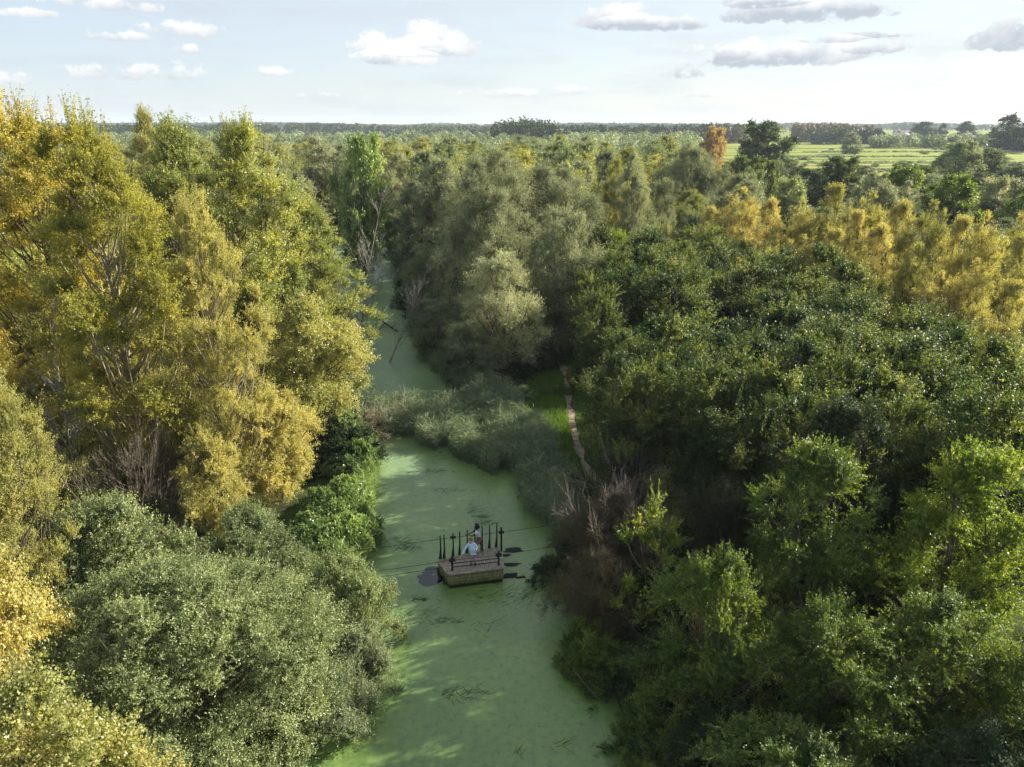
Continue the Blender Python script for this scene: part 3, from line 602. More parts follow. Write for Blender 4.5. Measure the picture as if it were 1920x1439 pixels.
T('far_b', 'poplar_tree', 1812, 227, 1000, 44, L_FAR, 'second dark poplar clump on the skyline left of the massive tree', group='big trees beyond the meadow')
T('far_b', 'willow_tree', 1597, 248, 560, 44, L_WILLOW, 'round pale willow in the meadow before the brown plantation', group='big trees beyond the meadow')
r = np.random.default_rng(21)
for i in range(14):
    px = r.uniform(1470, 1910); Y = r.choice([395, 470, 560, 640]) + r.uniform(-12, 12); X = (px - 960) / FPX * Y * .95
    place('bush_' + 'ab'[i % 2], 'meadow_shrub', X, Y, r.uniform(1.5, 3), r.uniform(2.5, 7), L_WILLOW, 'low grey shrub along a ditch in the meadow', 'bush', 'shrubs along the meadow ditches')

# ------------------------------------------------------------------ background wood: individual trees
r = np.random.default_rng(3); pts = []; NB = 0
def fill(y0, y1, sp, fl, fr, hmin, hmax, kinds, group, label, rad_=(4.6, 6.2), avoid=None, mats=None, cap=999):
    global NB; c = 0; y = y0
    while y < y1:
        x = fl(y) + r.uniform(0, sp)
        while x < fr(y):
            X = x + r.uniform(-.35, .35) * sp; Y = y + r.uniform(-.35, .35) * sp; x += sp
            if inside(X, Y) > -5 or (avoid and avoid(X, Y)): continue
            if c >= cap: break
            H = r.uniform(hmin, hmax) - (4 if r.uniform() < .12 else 0); m = mats[r.integers(len(mats))]; key = kinds[r.integers(len(kinds))]
            place(key, 'woodland_tree', X, Y, H, r.uniform(*rad_), m, label, 'tree', group); c += 1
        y += sp * .9
    NB += c; print('NB', label, c, file=open('/tmp/nb.txt', 'a'))
mids = ['mid_a', 'mid_b', 'mid_c', 'mid_d']; mw = [L_WILLOW, L_WILLOW, L_OLIVE, L_OLIVE, L_OLIVE, L_WILLOW_D, L_SALLOW]
fill(96, 170, 9.6, lambda y: -.62 * y, lambda y: .16 * y, 14, 18.5, mids, 'trees of the wood around the far canal', 'grey-green tree among many in the wood around the far canal', (4.2, 5.8), mats=mw)
fill(172, 310, 18, lambda y: -.45 * y, lambda y: .2 * y + 8, 13.5, 19, mids, 'trees at the back of the wood below the skyline', 'olive tree among many at the back of the wood below the skyline', (6.5, 9), mats=mw + [L_OLIVE])
fill(50, 92, 10.5, lambda y: -.72 * y - 2, lambda y: np.interp(y, CY, CXL) - 6, 11, 15, mids, 'trees behind the golden poplars', 'green tree half hidden behind the golden poplars', (3.8, 5), mats=[L_YGREEN, L_OLIVE, L_WILLOW])
fill(62, 95, 8, lambda y: np.interp(y, CY, CXR) + 5, lambda y: 1 if y < 78 else 16, 9, 12, ['willow_mid'], 'lower willows around the middle group', 'lower willow among the large middle group', (3.2, 4.4), mats=[L_WILLOW, L_WILLOW_D])
fill(100, 140, 11, lambda y: .52 * y, lambda y: .9 * y, 9, 12, mids, 'trees between yellow grove and meadow', 'green tree between the yellow grove and the meadow', (4, 5.5), mats=[L_WILLOW, L_ELM, L_WILLOW_D])
fill(130, 215, 18, lambda y: .25 * y, lambda y: .78 * y, 5, 8.5, mids, 'low scrub trees before the meadow', 'low scrub tree before the meadow', (5, 8), mats=[L_WILLOW_D, L_WILLOW, L_OAK])
fill(215, 335, 23, lambda y: .27 * y, lambda y: .8 * y, 5, 9, ['round_a', 'round_b'], 'hedge trees at the near side of the meadow', 'low dark hedge tree at the near side of the meadow', (5, 9), mats=[L_WILLOW_D, L_OAK, L_WILLOW])
fill(96, 135, 11, lambda y: .17 * y, lambda y: .34 * y, 12, 16, ['willow_tall', 'willow_mid'], 'grey willows left of the yellow grove', 'grey willow among several left of the yellow grove', (4, 5), mats=[L_WILLOW, L_OLIVE])
print('background trees', NB)

# ------------------------------------------------------------------ undergrowth
r = np.random.default_rng(8)
def bushes(n, xr, yr, h, m, name, label, group, key=('bush_a', 'bush_b'), rr=(1.4, 2.4)):
    c = 0
    while c < n:
        Y = r.uniform(*yr); lo, hi = xr(Y); X = r.uniform(lo, hi); H = r.uniform(*h)
        place(key[c % len(key)], name, X, Y, H, r.uniform(*rr), m[c % len(m)], label, 'bush', group); c += 1
xl = lambda y: float(np.interp(y, CY, CXL)); xr_ = lambda y: float(np.interp(y, CY, CXR))
bushes(20, lambda y: (xl(y) - 2.6, xl(y) - .3), (30, 43), (1.5, 2.6), [L_BRAMBLE], 'bramble_bush', 'pale green bramble on the left bank opposite the reeds', 'brambles on the left bank', ('bramble',), (1.2, 1.9))
bushes(14, lambda y: (xl(y) - 4.5, xl(y) - .2), (42, 54), (1.5, 3.0), [L_DARK, L_BRAMBLE], 'nettle_bush', 'dark green bush on the left shore by the dead twigs', 'dark bushes on the left shore by the twigs')
bushes(36, lambda y: (-30, xl(y) - 3), (24, 50), (1.6, 3.6), [L_DARK, L_OLIVE, L_BRAMBLE], 'forest_bush', 'low bush on the forest floor under the golden poplars', 'bushes under the golden poplars')
bushes(26, lambda y: (xr_(y) - .3, xr_(y) + 4), (57, 98), (1.6, 3.6), [L_DARK, L_WILLOW_D], 'bank_bush', 'dark bush along the right shore of the far canal', 'bushes along the right shore of the far canal')
bushes(16, lambda y: (xl(y) - 3, xl(y) + .2), (56, 100), (1.6, 3.2), [L_DARK, L_OLIVE], 'bank_bush', 'dark bush along the left shore of the far canal', 'bushes along the left shore of the far canal')
bushes(14, lambda y: (4.8, 18), (18, 36), (1.5, 3.0), [L_DARK], 'forest_bush', 'low dark bush in the shade beneath elms and thorns', 'bushes beneath the elms')
bushes(26, lambda y: (xr_(y) - .5, xr_(y) + 1.8), (13, 32), (.8, 2.2), [L_DARK, L_ELM, L_ELM], 'shore_bush', 'low green bush at the right waterline below the elms', 'bushes at the right waterline', rr=(.9, 1.5))
bushes(9, lambda y: (path_x(y) - 3.4, path_x(y) - 1.2), (56, 72), (1.0, 2.2), [L_DARK, L_ELM], 'path_bush', 'low green bush left of the footpath', 'bushes along the footpath')
bushes(6, lambda y: (path_x(y) - 4.6, path_x(y) - 3.2), (44, 60), (.7, 1.6), [L_BRAMBLE, L_DARK], 'path_bush', 'rank nettle clump between grass and reeds left of the footpath', 'nettle clumps by the footpath', rr=(.8, 1.5))

# ------------------------------------------------------------------ reeds, grass, floating weeds
def reeds(name, label, n, xf, yr, h, mat, seed, lf=5, bend=.5):
    q = np.random.default_rng(seed); Y = q.uniform(*yr, n); lo, hi = np.array([xf(y) for y in Y]).T; X = q.uniform(lo, hi)
    clump = np.sin(X * 1.3 + 2 * np.sin(Y)) * np.sin(Y * 1.7 + X); u_ = (Y - yr[0]) / (yr[1] - yr[0]); v_ = (X - lo) / (hi - lo + 1e-6); eg = np.minimum(np.minimum(u_, 1 - u_), np.minimum(v_, 1 - v_)) * 4; keep = (clump > -.65) & (eg + .5 * clump + .25 * np.sin(X * 3.1) > q.uniform(.1, .5, n)); X, Y, clump = X[keep], Y[keep], clump[keep]; n = len(X)
    Z = np.maximum(gz(X, Y), -.1); P = np.stack([X, Y, Z], 1); hh = q.uniform(*h, n) * (1 + .15 * clump)
    lean = np.stack([q.normal(0, .12, n), q.normal(0, .12, n), np.ones(n)], 1)
    V1, F1 = blades(P, lean, hh, np.full(n, .025), np.full(n, .12), q)
    i = np.repeat(np.arange(n), lf); u = q.uniform(.25, .95, n * lf)[:, None]
    P2 = P[i] + nrm(lean[i]) * hh[i, None] * u; a = q.uniform(0, 6.28, n * lf)
    D2 = np.stack([np.cos(a) * .7, np.sin(a) * .7, q.uniform(.5, 1.2, n * lf)], 1)
    V2, F2 = blades(P2, D2, q.uniform(.3, .6, n * lf), np.full(n * lf, .035), q.uniform(.3, .9, n * lf) * bend * 1.5, q)
    V, F = merge([(V1, F1), (V2, F2)])
    t1 = np.tile(np.clip(.45 + .25 * clump + q.normal(0, .12, n), 0, 1), 3); t2 = np.tile(np.clip(.45 + .25 * clump[i] + q.normal(0, .18, n * lf), 0, 1), 3)
    tag(link(name, mesh_np(name, V, F, mat, np.concatenate([t1, t2]))), label, 'reeds', kind='stuff')
reeds('reed_bed', 'grey-green reed bed crossing the canal behind the raft', 13000, lambda y: (np.interp(y, [42, 45, 48, 51, 54, 57], [-1.0, -4.2, -8.6, -11.8, -12.5, -10]), np.interp(y, [42, 57], [2, -3.0])), (42, 55.5), (1.0, 1.9), L_REED, 1)
reeds('bank_reeds', 'dark reeds between the canal and the footpath', 14000, lambda y: (xr_(y) - .5, min(path_x(y) - 1.6, xr_(y) + 3.8)), (33, 72), (1.1, 2.0), L_REED, 2)
reeds('shore_reeds', 'reeds and tall grass along the left shore', 2600, lambda y: (xl(y) - 1.0, xl(y) + .6), (29, 56), (.8, 1.5), L_BRAMBLE, 3)
def grass(name, label, n, xf, yr, h, mat, seed):
    q = np.random.default_rng(seed); Y = q.uniform(*yr, n); lo, hi = np.array([xf(y) for y in Y]).T; X = q.uniform(lo, hi)
    P = np.stack([X, Y, gz(X, Y) - .02], 1); D = np.stack([q.normal(0, .35, n), q.normal(0, .35, n), np.ones(n)], 1)
    V, F = blades(P, D, q.uniform(*h, n), np.full(n, .022), q.uniform(.1, .5, n), q, 2)
    tag(link(name, mesh_np(name, V, F, mat, np.tile(np.clip(.5 + q.normal(0, .25, n), 0, 1), 2))), label, 'grass', kind='stuff')
grass('path_grass', 'bright green grass beside the footpath', 26000, lambda y: (path_x(y) - 3.4, path_x(y) - .25), (36, 62), (.12, .6), L_GRASS, 4)
grass('verge_grass', 'grass between the footpath and the oak stand', 12000, lambda y: (path_x(y) + .35, path_x(y) + 1.7), (36, 78), (.10, .3), L_GRASS, 5)
def weeds(seed, spots):
    q = np.random.default_rng(seed); PV = []
    for (px, py, rx, ry, n, flat) in spots:
        g = G(px, py); X = g[0] + q.normal(0, rx, n); Y = g[1] + q.normal(0, ry, n); P = np.stack([X, Y, np.full(n, .004)], 1)
        a = q.normal(.2, .5, n); D = np.stack([np.cos(a), np.sin(a), np.full(n, flat) * q.uniform(.2, 1.5, n)], 1)
        PV.append(blades(P, D, q.uniform(.2, .6, n), np.full(n, .022), np.full(n, .02 if flat < .3 else .15), q))
    V, F = merge(PV); V = np.array(V); V[:, 2] = np.maximum(V[:, 2], .006)
    tag(link('floating_weeds', mesh_np('floating_weeds', V, F, plainmat('weed_dark', (.02, .035, .015), .7, .2), )), 'thin dark water weeds lying in the duckweed', 'water weeds', kind='stuff')
weeds(6, [(868, 1300, .5, .25, 45, .05), (835, 1303, .12, .12, 22, 1.2), (745, 1020, .8, .4, 60, .3), (760, 1030, .5, .15, 40, .9), (705, 985, .4, .4, 30, .4), (805, 885, .9, .25, 60, .1), (860, 855, 1.1, .5, 90, .1), (900, 870, .9, .4, 60, .1),
           (880, 955, .25, .3, 26, .1), (900, 970, .35, .2, 40, .1), (905, 982, .35, .12, 30, .1), (840, 920, .7, .2, 30, .1), (968, 935, .05, .2, 8, .5), (960, 1110, .9, .5, 70, .5), (985, 1120, .5, .5, 50, .8), (900, 1120, .5, .2, 24, .2), (770, 1150, .6, .3, 40, .5),
           (780, 1125, .35, .12, 34, .3), (830, 1165, .5, .2, 34, .2), (640, 1350, .5, .3, 22, .1), (690, 1360, .3, .2, 14, .3), (970, 1415, .1, .1, 8, 1.2), (1040, 1395, .4, .1, 12, .05), (1075, 1260, .3, .3, 16, .2), (740, 620, .5, .5, 20, .2), (685, 650, .6, .5, 20, .1), (850, 800, 1, .5, 60, .4),
           (925, 1180, .6, .4, 12, .2), (900, 850, 1.4, .3, 80, .05)])
# fallen branches in the far canal
def branch_thing(name, label, lines, mat, cat='branch', group=None):
    r_ = []
    for pts_, ra in lines:
        P = np.array(pts_, float); t = np.linspace(0, len(P) - 1, 8); Q = np.stack([np.interp(t, np.arange(len(P)), P[:, c]) for c in range(3)], 1)
        r_.append(tubes(Q[None], (ra * (1.05 - np.linspace(0, 1, 8) * .8))[None], 6))
    V, F = merge(r_); o = link(name, mesh_np(name, V, F, mat, smooth=True)); tag(o, label, cat, group); return o
g = lambda px, py, z: (*G(px, py, z), z)
gf = 'branches lying in the canal'
branch_thing('fallen_branch', 'dark forked branch lying in the green water by the willow scrub', [([g(745, 622, .05), g(720, 605, .3), g(700, 590, .8)], .1), ([g(722, 606, .25), g(708, 622, .1), g(692, 632, .02)], .06), ([g(734, 615, .2), g(740, 608, .4), g(748, 606, .6)], .05), ([g(720, 606, .3), g(719, 590, .9), g(717, 575, 1.4)], .04)], BARK_DARK, group=gf)
branch_thing('fallen_branch', 'dark branch across the pale water at the far bend', [([g(640, 520, .3), g(665, 512, .3), g(690, 514, .1)], .14), ([g(655, 516, .2), g(672, 522, .1)], .1)], BARK_DARK, group=gf)
branch_thing('fallen_branch', 'short dark log floating under the straw-green poplar', [([g(672, 656, .02), g(680, 659, .04), g(687, 660, .02)], .09)], BARK_DARK, group=gf)
branch_thing('fallen_branch', 'pale crooked branch in the bottom right shade', [([g(1740, 1439, 3), g(1750, 1410, 3.3), g(1800, 1398, 3.6)], .06), ([g(1765, 1405, 3.3), g(1790, 1418, 3.2), g(1810, 1425, 3.2)], .04)], BARK_PALE, group=gf)
branch_thing('shoot', 'long thin leafy shoot leaning over the water at the lower right', [([g(1120, 1310, .3), g(1070, 1250, .8), g(1030, 1190, 1.1)], .02)], BARK, cat='branch', group=gf)

# ------------------------------------------------------------------ far woods and houses
def woodmass(name, label, trees, mat, seed, q=2.2, n=90):
    rg = np.random.default_rng(seed); Ps, ts, ss = [], [], []
    Ns = []
    for (X, Y, H, R_) in trees:
        kc = 7; cc = rsph(rg, kc) * np.array([.6, .6, .45]); cc[:, 2] = np.abs(cc[:, 2]) * .9; i = rg.integers(0, kc, n); d = rsph(rg, n); d[:, 2] = np.where(d[:, 2] < -.3, -d[:, 2], d[:, 2])
        loc_ = cc[i] + d * rg.uniform(.3, .46, (kc, 1))[i]; P = loc_ * np.array([R_, R_, H * .6]) + np.array([X, Y, H * .42]); low = rg.uniform(size=n) < .3; P[low, 2] *= rg.uniform(.1, .9, low.sum())
        Ps.append(P); Ns.append(d + .45 * rsph(rg, n)); ts.append(np.clip(.5 + rg.uniform(-.4, .4) + rg.normal(0, .08, n), 0, 1)); ss.append(np.full(n, q * (Y / 900) ** .6))
    P = np.concatenate(Ps); s = np.concatenate(ss); N_ = nrm(np.concatenate(Ns)); S = nrm(np.cross(rsph(rg, len(P)), N_)); A = np.cross(S, N_)
    V = np.stack([P - A * s[:, None] * .6, P - S * s[:, None] * .4, P + A * s[:, None] * .6, P + S * s[:, None] * .4], 1).reshape(-1, 3); V[:, 2] = np.maximum(V[:, 2], .2)
    tag(link(name, mesh_np(name, V, np.arange(len(V)).reshape(-1, 4), mat, np.concatenate(ts))), label, 'woodland', kind='stuff')
def band(px0, px1, Y0, Y1, topy, n, seed, R_=(6, 9), jit=2.5, shape=None):
    rg = np.random.default_rng(seed); out = []
    for i in range(n):
        u = rg.uniform(); px = px0 + (px1 - px0) * u; Y = rg.uniform(Y0, Y1); H = CAM_H + Y * math.tan(elev(topy if np.isscalar(topy) else np.interp(px, *topy))) + rg.uniform(-jit, jit) * 1.5
        out.append(((px - 960) / FPX * Y * math.cos(PITCH) + (px - 960) / FPX * 7, Y, max(5, H), rg.uniform(*R_)))
    return out
woodmass('distant_wood', 'domed dark wood on the skyline right of the middle', band(925, 1062, 640, 740, ([920, 935, 980, 1040, 1065], [236, 223, 217, 225, 237]), 150, 1, (4, 7)), L_FAR, 1)
woodmass('distant_wood', 'long even plantation on the skyline beyond the middle wood', band(1055, 1400, 860, 1000, ([1055, 1250, 1300, 1400], [233, 235, 231, 232]), 330, 2, (5, 8)), L_FAR, 2)
woodmass('distant_wood', 'brownish stretch of plantation left of the meadow', band(1230, 1410, 840, 870, ([1230, 1410], [243, 235]), 60, 22, (4, 7)), L_FAR_BR, 22)
woodmass('distant_wood', 'brown-topped plantation beyond the meadow', band(1488, 1640, 900, 1000, ([1488, 1560, 1640], [231, 229, 236]), 170, 3, (5, 8)), L_FAR_BR, 3)
woodmass('distant_wood', 'green edge of low trees before the brown plantation', band(1520, 1650, 800, 860, ([1520, 1560, 1640], [246, 240, 243]), 80, 4, (5, 8)), L_FAR, 4)
woodmass('distant_wood', 'low willow belt along the far side of the meadow', band(1640, 1930, 690, 760, ([1640, 1800, 1930], [252, 251, 252]), 190, 5, (5, 9), 1.5), L_WILLOW_D, 5)
woodmass('distant_wood', 'hazy blue woods along the whole horizon', band(-100, 2020, 2300, 4200, ([-100, 200, 500, 620, 760, 830, 900, 1100, 1400, 1500, 1640, 1700, 1850, 2020], [228, 231, 229, 232, 235, 231, 234, 231, 233, 230, 234, 230, 234, 229]), 1500, 6, (22, 40), 3), L_FAR, 6, 5, 50)
woodmass('distant_wood', 'hazy wood on the skyline above the bright green tree', band(540, 770, 1300, 1600, ([540, 660, 770], [230, 231, 240]), 220, 7, (9, 14)), L_FAR, 7, 2.6)
woodmass('distant_wood', 'hazy wood on the skyline at the left behind the poplars', band(-80, 520, 900, 1300, 232, 300, 8, (9, 14)), L_FAR, 8, 2.6)
woodmass('distant_wood', 'hazy wood on the skyline between middle wood and domed wood', band(760, 930, 1100, 1500, 236, 170, 9, (9, 14)), L_FAR, 9, 2.6)
def wide(px0, px1, Y0, Y1, n, h, seed, R_=(6, 10)):
    rg = np.random.default_rng(seed); Y = rg.uniform(Y0, Y1, n); px = rg.uniform(px0, px1, n); return [((a - 960) / FPX * y, y, rg.uniform(*h), rg.uniform(*R_)) for a, y in zip(px, Y)]
woodmass('distant_wood', 'continuous wood between the middle trees and the skyline', wide(-150, 1290, 325, 860, 1000, (11, 18), 31), L_WILLOW_D, 31, 1.7, 260)
for k_, (Y_, a_, b_, n_, h_) in enumerate([(430, 1480, 1930, 120, 1.6), (505, 1440, 1760, 100, 1.8), (590, 1480, 1930, 150, 1.7), (345, 1560, 1930, 110, 2.4)]):
    rg_ = np.random.default_rng(80 + k_); woodmass('meadow_reeds', 'grey reed-filled ditch line across the meadow, ' + ['second from the near side', 'third from the near side', 'farthest of the four', 'nearest of the four'][k_], [((p_ - 960) / FPX * Y_, Y_ + 4 * math.sin(p_ * .02) + rg_.normal(0, 2.5), h_ * rg_.uniform(.4, 1.2), rg_.uniform(2, 6)) for p_ in rg_.uniform(a_, b_, n_)], L_WILLOW_D, 80 + k_, 1.2, 50)
WALL = plainmat('white_render', (.7, .68, .64)); ROOF = plainmat('dark_roof', (.12, .08, .07))
def box(x0, x1, y0, y1, z0, z1):
    V = np.array([(x, y, z) for x in (x0, x1) for y in (y0, y1) for z in (z0, z1)], float)
    return V, np.array([(0, 1, 3, 2), (4, 6, 7, 5), (0, 4, 5, 1), (2, 3, 7, 6), (0, 2, 6, 4), (1, 5, 7, 3)])
for i, (px, Y, w, lb) in enumerate([(1681, 1500, 14, 'leftmost of the tiny white houses on the horizon'), (1693, 1420, 20, 'middle and widest of the tiny white houses on the horizon'), (1704, 1480, 16, 'tiny white house on the horizon next to the dark poplar clump')]):
    X = (px - 960) / FPX * Y * .945; o = empty('house', (X, Y, .4), .2 * i)
    link('wall', mesh_np('wall', *box(-w / 2, w / 2, -5, 5, 0, 5), WALL), o)
    V = np.array([(-w / 2 - .5, -5.6, 4.9), (w / 2 + .5, -5.6, 4.9), (w / 2 + .5, 5.6, 4.9), (-w / 2 - .5, 5.6, 4.9), (-w / 2 - .5, 0, 9), (w / 2 + .5, 0, 9)], float)
    me = bpy.data.meshes.new('roof'); me.from_pydata([tuple(v) for v in V], [], [(0, 1, 5, 4), (2, 3, 4, 5), (0, 4, 3), (1, 2, 5), (3, 2, 1, 0)]); me.materials.append(ROOF); link('roof', me, o)
    tag(o, lb, 'house', 'white houses on the horizon')

# ------------------------------------------------------------------ the raft
DZ = .86
WOOD = plainmat('weathered_planks', (.30, .25, .20), .85, .2, .6, 7); SIDE = plainmat('algae_stained_boards', (.20, .19, .11), .85, .2, .45, 5, mp=(1, 1, .3))
def stain(m):
    nt = m.node_tree; b = nt.nodes['Principled BSDF']; src = b.inputs['Base Color'].links[0].from_socket
    tc = nt.nodes.new('ShaderNodeTexCoord'); sp = nt.nodes.new('ShaderNodeSeparateXYZ'); nt.links.new(tc.outputs['Object'], sp.inputs[0])
    ad = nt.nodes.new('ShaderNodeMath'); ad.operation = 'ADD'; nt.links.new(sp.outputs[2], ad.inputs[0]); n_ = noise_node(nt, 4, 4, .6, mp=(1.5, 1.5, .2)); sc_ = nt.nodes.new('ShaderNodeMath'); sc_.operation = 'MULTIPLY'; sc_.inputs[1].default_value = .5; nt.links.new(n_, sc_.inputs[0]); nt.links.new(sc_.outputs[0], ad.inputs[1])
    c = ramp(nt, [(.35, (.16, .19, .13)), (.62, (.75, .85, .55)), (.85, (1.05, 1.0, .9)), (1.0, (.7, .72, .6))], ad.outputs[0])
    mu = nt.nodes.new('ShaderNodeMix'); mu.data_type = 'RGBA'; mu.blend_type = 'MULTIPLY'; mu.inputs[0].default_value = 1; nt.links.new(src, mu.inputs[6]); nt.links.new(c, mu.inputs[7]); nt.links.new(mu.outputs[2], b.inputs['Base Color'])
stain(SIDE)
DARKW = plainmat('black_timber', (.012, .014, .014), .7, .25); HULL = plainmat('wet_black_hull', (.01, .012, .012), .35, .5)
FL, FR, BR, BL = [np.array(v) for v in ((-3.18, 30.06), (-.44, 30.62), (-.62, 32.60), (-3.82, 31.24))]
def slab(p, z0, z1):                                    # p: four xy corners
    V = np.array([(q[0], q[1], z) for z in (z0, z1) for q in p]); return V, np.array([(3, 2, 1, 0), (4, 5, 6, 7), (0, 1, 5, 4), (1, 2, 6, 5), (2, 3, 7, 6), (3, 0, 4, 7)])
def lerp(a, b, t): return a + (b - a) * t
raft = empty('raft', (0, 0, 0)); RC = np.array([(FL + FR + BR + BL) / 4])[0]; raft.location = (RC[0], RC[1], 0)
def rpart(name, VF, m, parent=None, smooth=False):
    V, F = VF; V = np.array(V, float) - (np.array([RC[0], RC[1], 0]))
    return link(name, mesh_np(name, V, F, m, smooth=smooth), parent or raft)
q = np.random.default_rng(9); n = 27; pl = []
for i in range(n):
    a, b_ = (i + .02) / n, (i + .97) / n; dz = q.uniform(-.006, .006)
    pl.append(slab([lerp(FL, FR, a), lerp(FL, FR, b_), lerp(BL, BR, b_), lerp(BL, BR, a)], DZ - .05 + dz, DZ + dz))
rpart('deck', merge(pl), WOOD)
ins = lambda s: [lerp(c, RC, s) for c in (FL, FR, BR, BL)]
hull = ins(.03); rpart('hull', slab(hull, -.3, DZ - .055), HULL)
pn = []
def panel(A, B, nb=4, nv=11, z0=.16, out=.03):
    d = (B - A) / np.linalg.norm(B - A); nn_ = np.array([d[1], -d[0]])
    for k in range(nb):
        za = z0 + (DZ - .05 - z0) * (k + .01) / nb; zb = z0 + (DZ - .05 - z0) * (k + .975) / nb
        for j in range(nv):
            P0 = lerp(A, B, (j + .008) / nv); P1 = lerp(A, B, (j + .988) / nv); o_ = q.uniform(-.004, .004)
            pn.append(slab([P0 - nn_ * .03, P0 + nn_ * (out + o_), P1 + nn_ * (out + o_), P1 - nn_ * .03][::-1], za, zb))
panel(lerp(FL, RC, .02), lerp(FR, RC, .02)); panel(lerp(BL, RC, .02), lerp(FL, RC, .02), 4, 9); panel(lerp(FR, RC, .02), lerp(BR, RC, .02), 4, 12)
rpart('side_boards', merge(pn), SIDE)
tr_ = []
for A, B in ((FL, FR), (FR, BR), (BL, FL)):
    d = (B - A) / np.linalg.norm(B - A); nn_ = np.array([d[1], -d[0]]); tr_.append(slab([A - nn_ * .05 + d * .02, A + nn_ * .05 + d * .02, B + nn_ * .05 - d * .02, B - nn_ * .05 - d * .02][::-1], DZ - .055, DZ + .012))
rpart('edge_trim', merge(tr_), WOOD)
def post(x, y, h, flare=True):
    w = .04; zs = [0, .1, .6, h]; ws = [(.17, .05), (.155, .05), (.055, .045), (.045, .04)] if flare else [(.05, .05)] * 4
    V = []; 
    for z, (l_, r_) in zip(zs, ws):
        for (sx, sy) in ((-l_, -w), (r_, -w), (r_, w), (-l_, w)): V.append((x + sx * (.7 if flare else 1), y + sy, DZ + .008 + z))
    F = [(3, 2, 1, 0), (12, 13, 14, 15)] + [(4 * k + a, 4 * k + (a + 1) % 4, 4 * k + 4 + (a + 1) % 4, 4 * k + 4 + a) for k in range(3) for a in range(4)]
    return np.array(V, float), np.array(F)
def xbox(x, y, z, lx, ly, lz, ang=.19):
    V, F = box(-lx, lx, -ly, ly, -lz, lz); c, s = math.cos(ang), math.sin(ang); V = np.array([(x + v[0] * c - v[1] * s, y + v[0] * s + v[1] * c, z + v[2]) for v in V]); return V, F
backs = [(-3.66, 31.38, 1.38), (-3.47, 31.43, 1.4), (-3.03, 31.62, 1.37), (-2.70, 31.76, 1.38), (-2.32, 31.92, 1.36), (-1.93, 32.08, 1.4), (-1.56, 32.22, 1.4), (-1.17, 32.39, 1.4), (-.80, 32.52, 1.4), (-.56, 32.10, 1.42)]
for i, (x, y, h) in enumerate(backs):
    p_ = rpart('post', post(x, y, h, i != 9), DARKW)
    if i in (2, 9): link('cable_guide', mesh_np('cable_guide', *(lambda VF: (VF[0] - np.array([RC[0], RC[1], 0]), VF[1]))(xbox(x, y, DZ + 1.15, .14, .07, .045)), DARKW), p_)
for (x, y) in ((-3.0, 30.36), (-.68, 30.82)):
    p_ = rpart('post', post(x, y, .82, False), DARKW)
    link('cable_guide', mesh_np('cable_guide', *(lambda VF: (VF[0] - np.array([RC[0], RC[1], 0]), VF[1]))(xbox(x, y, DZ + .62, .15, .075, .06)), DARKW), p_)
for z in (.42, .21): rpart('rail', tubes(np.array([[(-3.0, 30.36, DZ + z), (-1.84, 30.59, DZ + z - .005), (-.68, 30.82, DZ + z)]]), np.full((1, 3), .024), 6), DARKW, smooth=True)
rpart('edge_chain', tubes(np.array([[(-3.84, 31.1, .5), (-3.80, 31.0, .2), (-3.7, 30.85, -.05)], [(-3.5, 30.6, .45), (-3.48, 30.5, .15), (-3.45, 30.4, -.05)]]), np.full((2, 3), .06), 6), HULL)
tag(raft, 'small square timber ferry raft with black stakes floating in the duckweed', 'raft')
def cable(label, pts_, sag):
    P = np.array(pts_, float); t = np.linspace(0, 1, 24)
    seg = []
    for a, b_ in zip(P[:-1], P[1:]):
        Q = a + (b_ - a) * t[:, None]; Q[:, 2] -= sag * np.linalg.norm(b_ - a) * 4 * t * (1 - t) * .1; seg.append(Q[:-1])
    Q = np.concatenate(seg + [P[-1:]]); V, F = tubes(Q[None], np.full((1, len(Q)), .012), 5)
    tag(link('ferry_cable', mesh_np('ferry_cable', V, F, DARKW, smooth=True)), label, 'cable', 'cables that guide the raft across the canal')
cable('upper guide cable through the tall back stakes of the raft', [(-10.5, 30.25, 1.7), (-3.03, 31.62, DZ + 1.15), (-.56, 32.10, DZ + 1.15), (6, 33.4, 2.3)], .04)
cable('lower guide cable through the front railing posts of the raft', [(-10, 28.9, 1.3), (-3.0, 30.36, DZ + .62), (-.68, 30.82, DZ + .62), (5, 31.9, 1.8)], .04)
cable('lowest slack cable left of the raft, just under the lower guide cable', [(-10, 28.9, .95), (-3.45, 30.45, 1.0)], .05)

